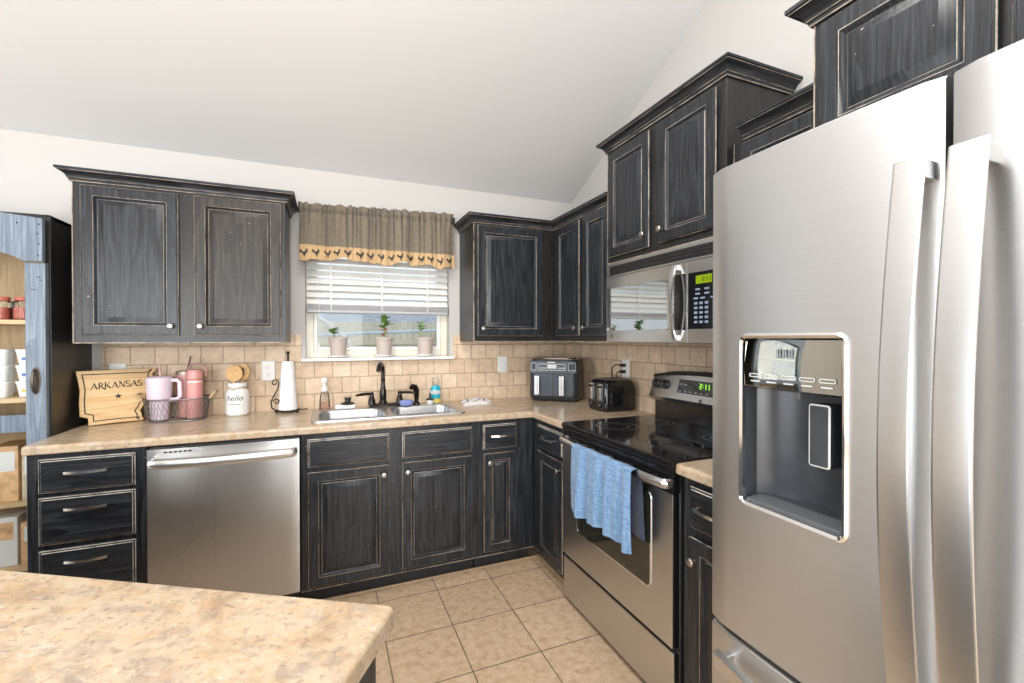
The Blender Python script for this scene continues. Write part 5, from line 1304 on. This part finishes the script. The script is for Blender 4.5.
obj('door_handle', mb, plain('old_iron', (0.10, 0.085, 0.07), 0.35, 0.8), dd)
for u_, v_ in ((HX1 - 0.030, 1.622), (HX1 - 0.022, 1.622), (HX1 - 0.020, 1.608), (HX1 - 0.048, 1.566), (HX1 - 0.038, 1.566)):
    mb = MB(); mb.prism([(u_ + 0.003 * math.cos(2 * PI * i / 10), v_ + 0.003 * math.sin(2 * PI * i / 10)) for i in range(10)], fnD, -0.001, 0.0006); obj('nail_hole', mb, TOE, dd)

# what the hutch holds
def jar(x, y, z, r, h, label, cat='jar', fill=REDL, lid=REDL):
    t = thing('storage_jar', label, cat, (x, y, z))
    mb = MB(); mb.lathe([(r * 0.9, 0.0005), (r, 0.006), (r, h * 0.78), (r * 0.75, h * 0.88)], (x, y, z), 20); obj('glass', mb, JARG, t)
    mb = MB(); mb.lathe([(r * 0.85, 0.004), (r * 0.93, 0.008), (r * 0.93, h * 0.55)], (x, y, z), 20); obj('contents', mb, fill, t)
    mb = MB(); mb.lathe([(r * 0.80, h * 0.86), (r * 0.80, h), (r * 0.6, h * 1.01)], (x, y, z), 20); obj('lid', mb, lid, t)
jar(-3.045, -0.27, 1.435, 0.036, 0.105, 'squat jar of red preserve near the hutch post on the top shelf')
jar(-3.125, -0.26, 1.435, 0.036, 0.105, 'squat jar of red preserve further left on the top hutch shelf')
jar(-2.985, -0.16, 1.435, 0.034, 0.205, 'tall clear bottle jar at the right end of the top hutch shelf', fill=TANPK, lid=NICKEL)
def tub(x, y, z, label, accent):
    t = thing('food_tub', label, 'tub', (x, y, z)); w0, w1, h = 0.042, 0.052, 0.072
    mb = MB(); mb.loft([[(x + a, y + b, z + zz) for a, b in rrect(-ww, ww, -ww * 0.8, ww * 0.8, 0.014, 4)] for ww, zz in ((w0, 0.0005), (w1 - 0.002, h - 0.008))]); obj('body', mb, WHITEP, t)
    mb = MB(); mb.loft([[(x + a, y + b, z + zz) for a, b in rrect(-w1, w1, -w1 * 0.8, w1 * 0.8, 0.014, 4)] for zz in (h - 0.010, h)]); obj('lid', mb, WHITEP, t)
    mb = MB(); mb.box(x - 0.026, x + 0.026, y - 0.0395, y - 0.034, z + 0.024, z + 0.036); obj('label', mb, accent, t)
for x, nm in ((-3.010, 'nearer the hutch post'), (-3.135, 'further from the hutch post')):
    for i, (acc, lv) in enumerate(((YEL, 'lowest'), (BLUEL, 'middle'), (BLUEL, 'topmost'))):
        tub(x, -0.27, 1.085 + i * 0.0725, '%s white food tub of the stack %s' % (lv, nm), acc)
def pack(x, y, z, w_, dp, h, m, label):
    mb = MB(); mb.box(x - w_ / 2, x + w_ / 2, y - dp / 2, y + dp / 2, z, z + h, 0.004); mb.mi = 1; mb.box(x - w_ * 0.38, x + w_ * 0.38, y - dp / 2 - 0.0008, y - dp / 2 + 0.001, z + h * 0.55, z + h * 0.9)
    tag(obj('food_box', mb, [m, WHITEP if m is not WHITEP else ORANGE], loc=(x, y, z)), label, 'box')
pack(-2.985, -0.25, 0.62, 0.09, 0.16, 0.22, TANPK, 'tan food box nearest the post on the shelf below the counter line')
pack(-3.09, -0.25, 0.62, 0.10, 0.16, 0.25, ORANGE, 'orange food box on the shelf below the hutch rail')
pack(-2.985, -0.25, 0.33, 0.10, 0.16, 0.19, ORANGE, 'orange food box nearest the post on the low hutch shelf')
pack(-3.10, -0.25, 0.33, 0.11, 0.16, 0.22, WHITEP, 'white food box on the low hutch shelf')
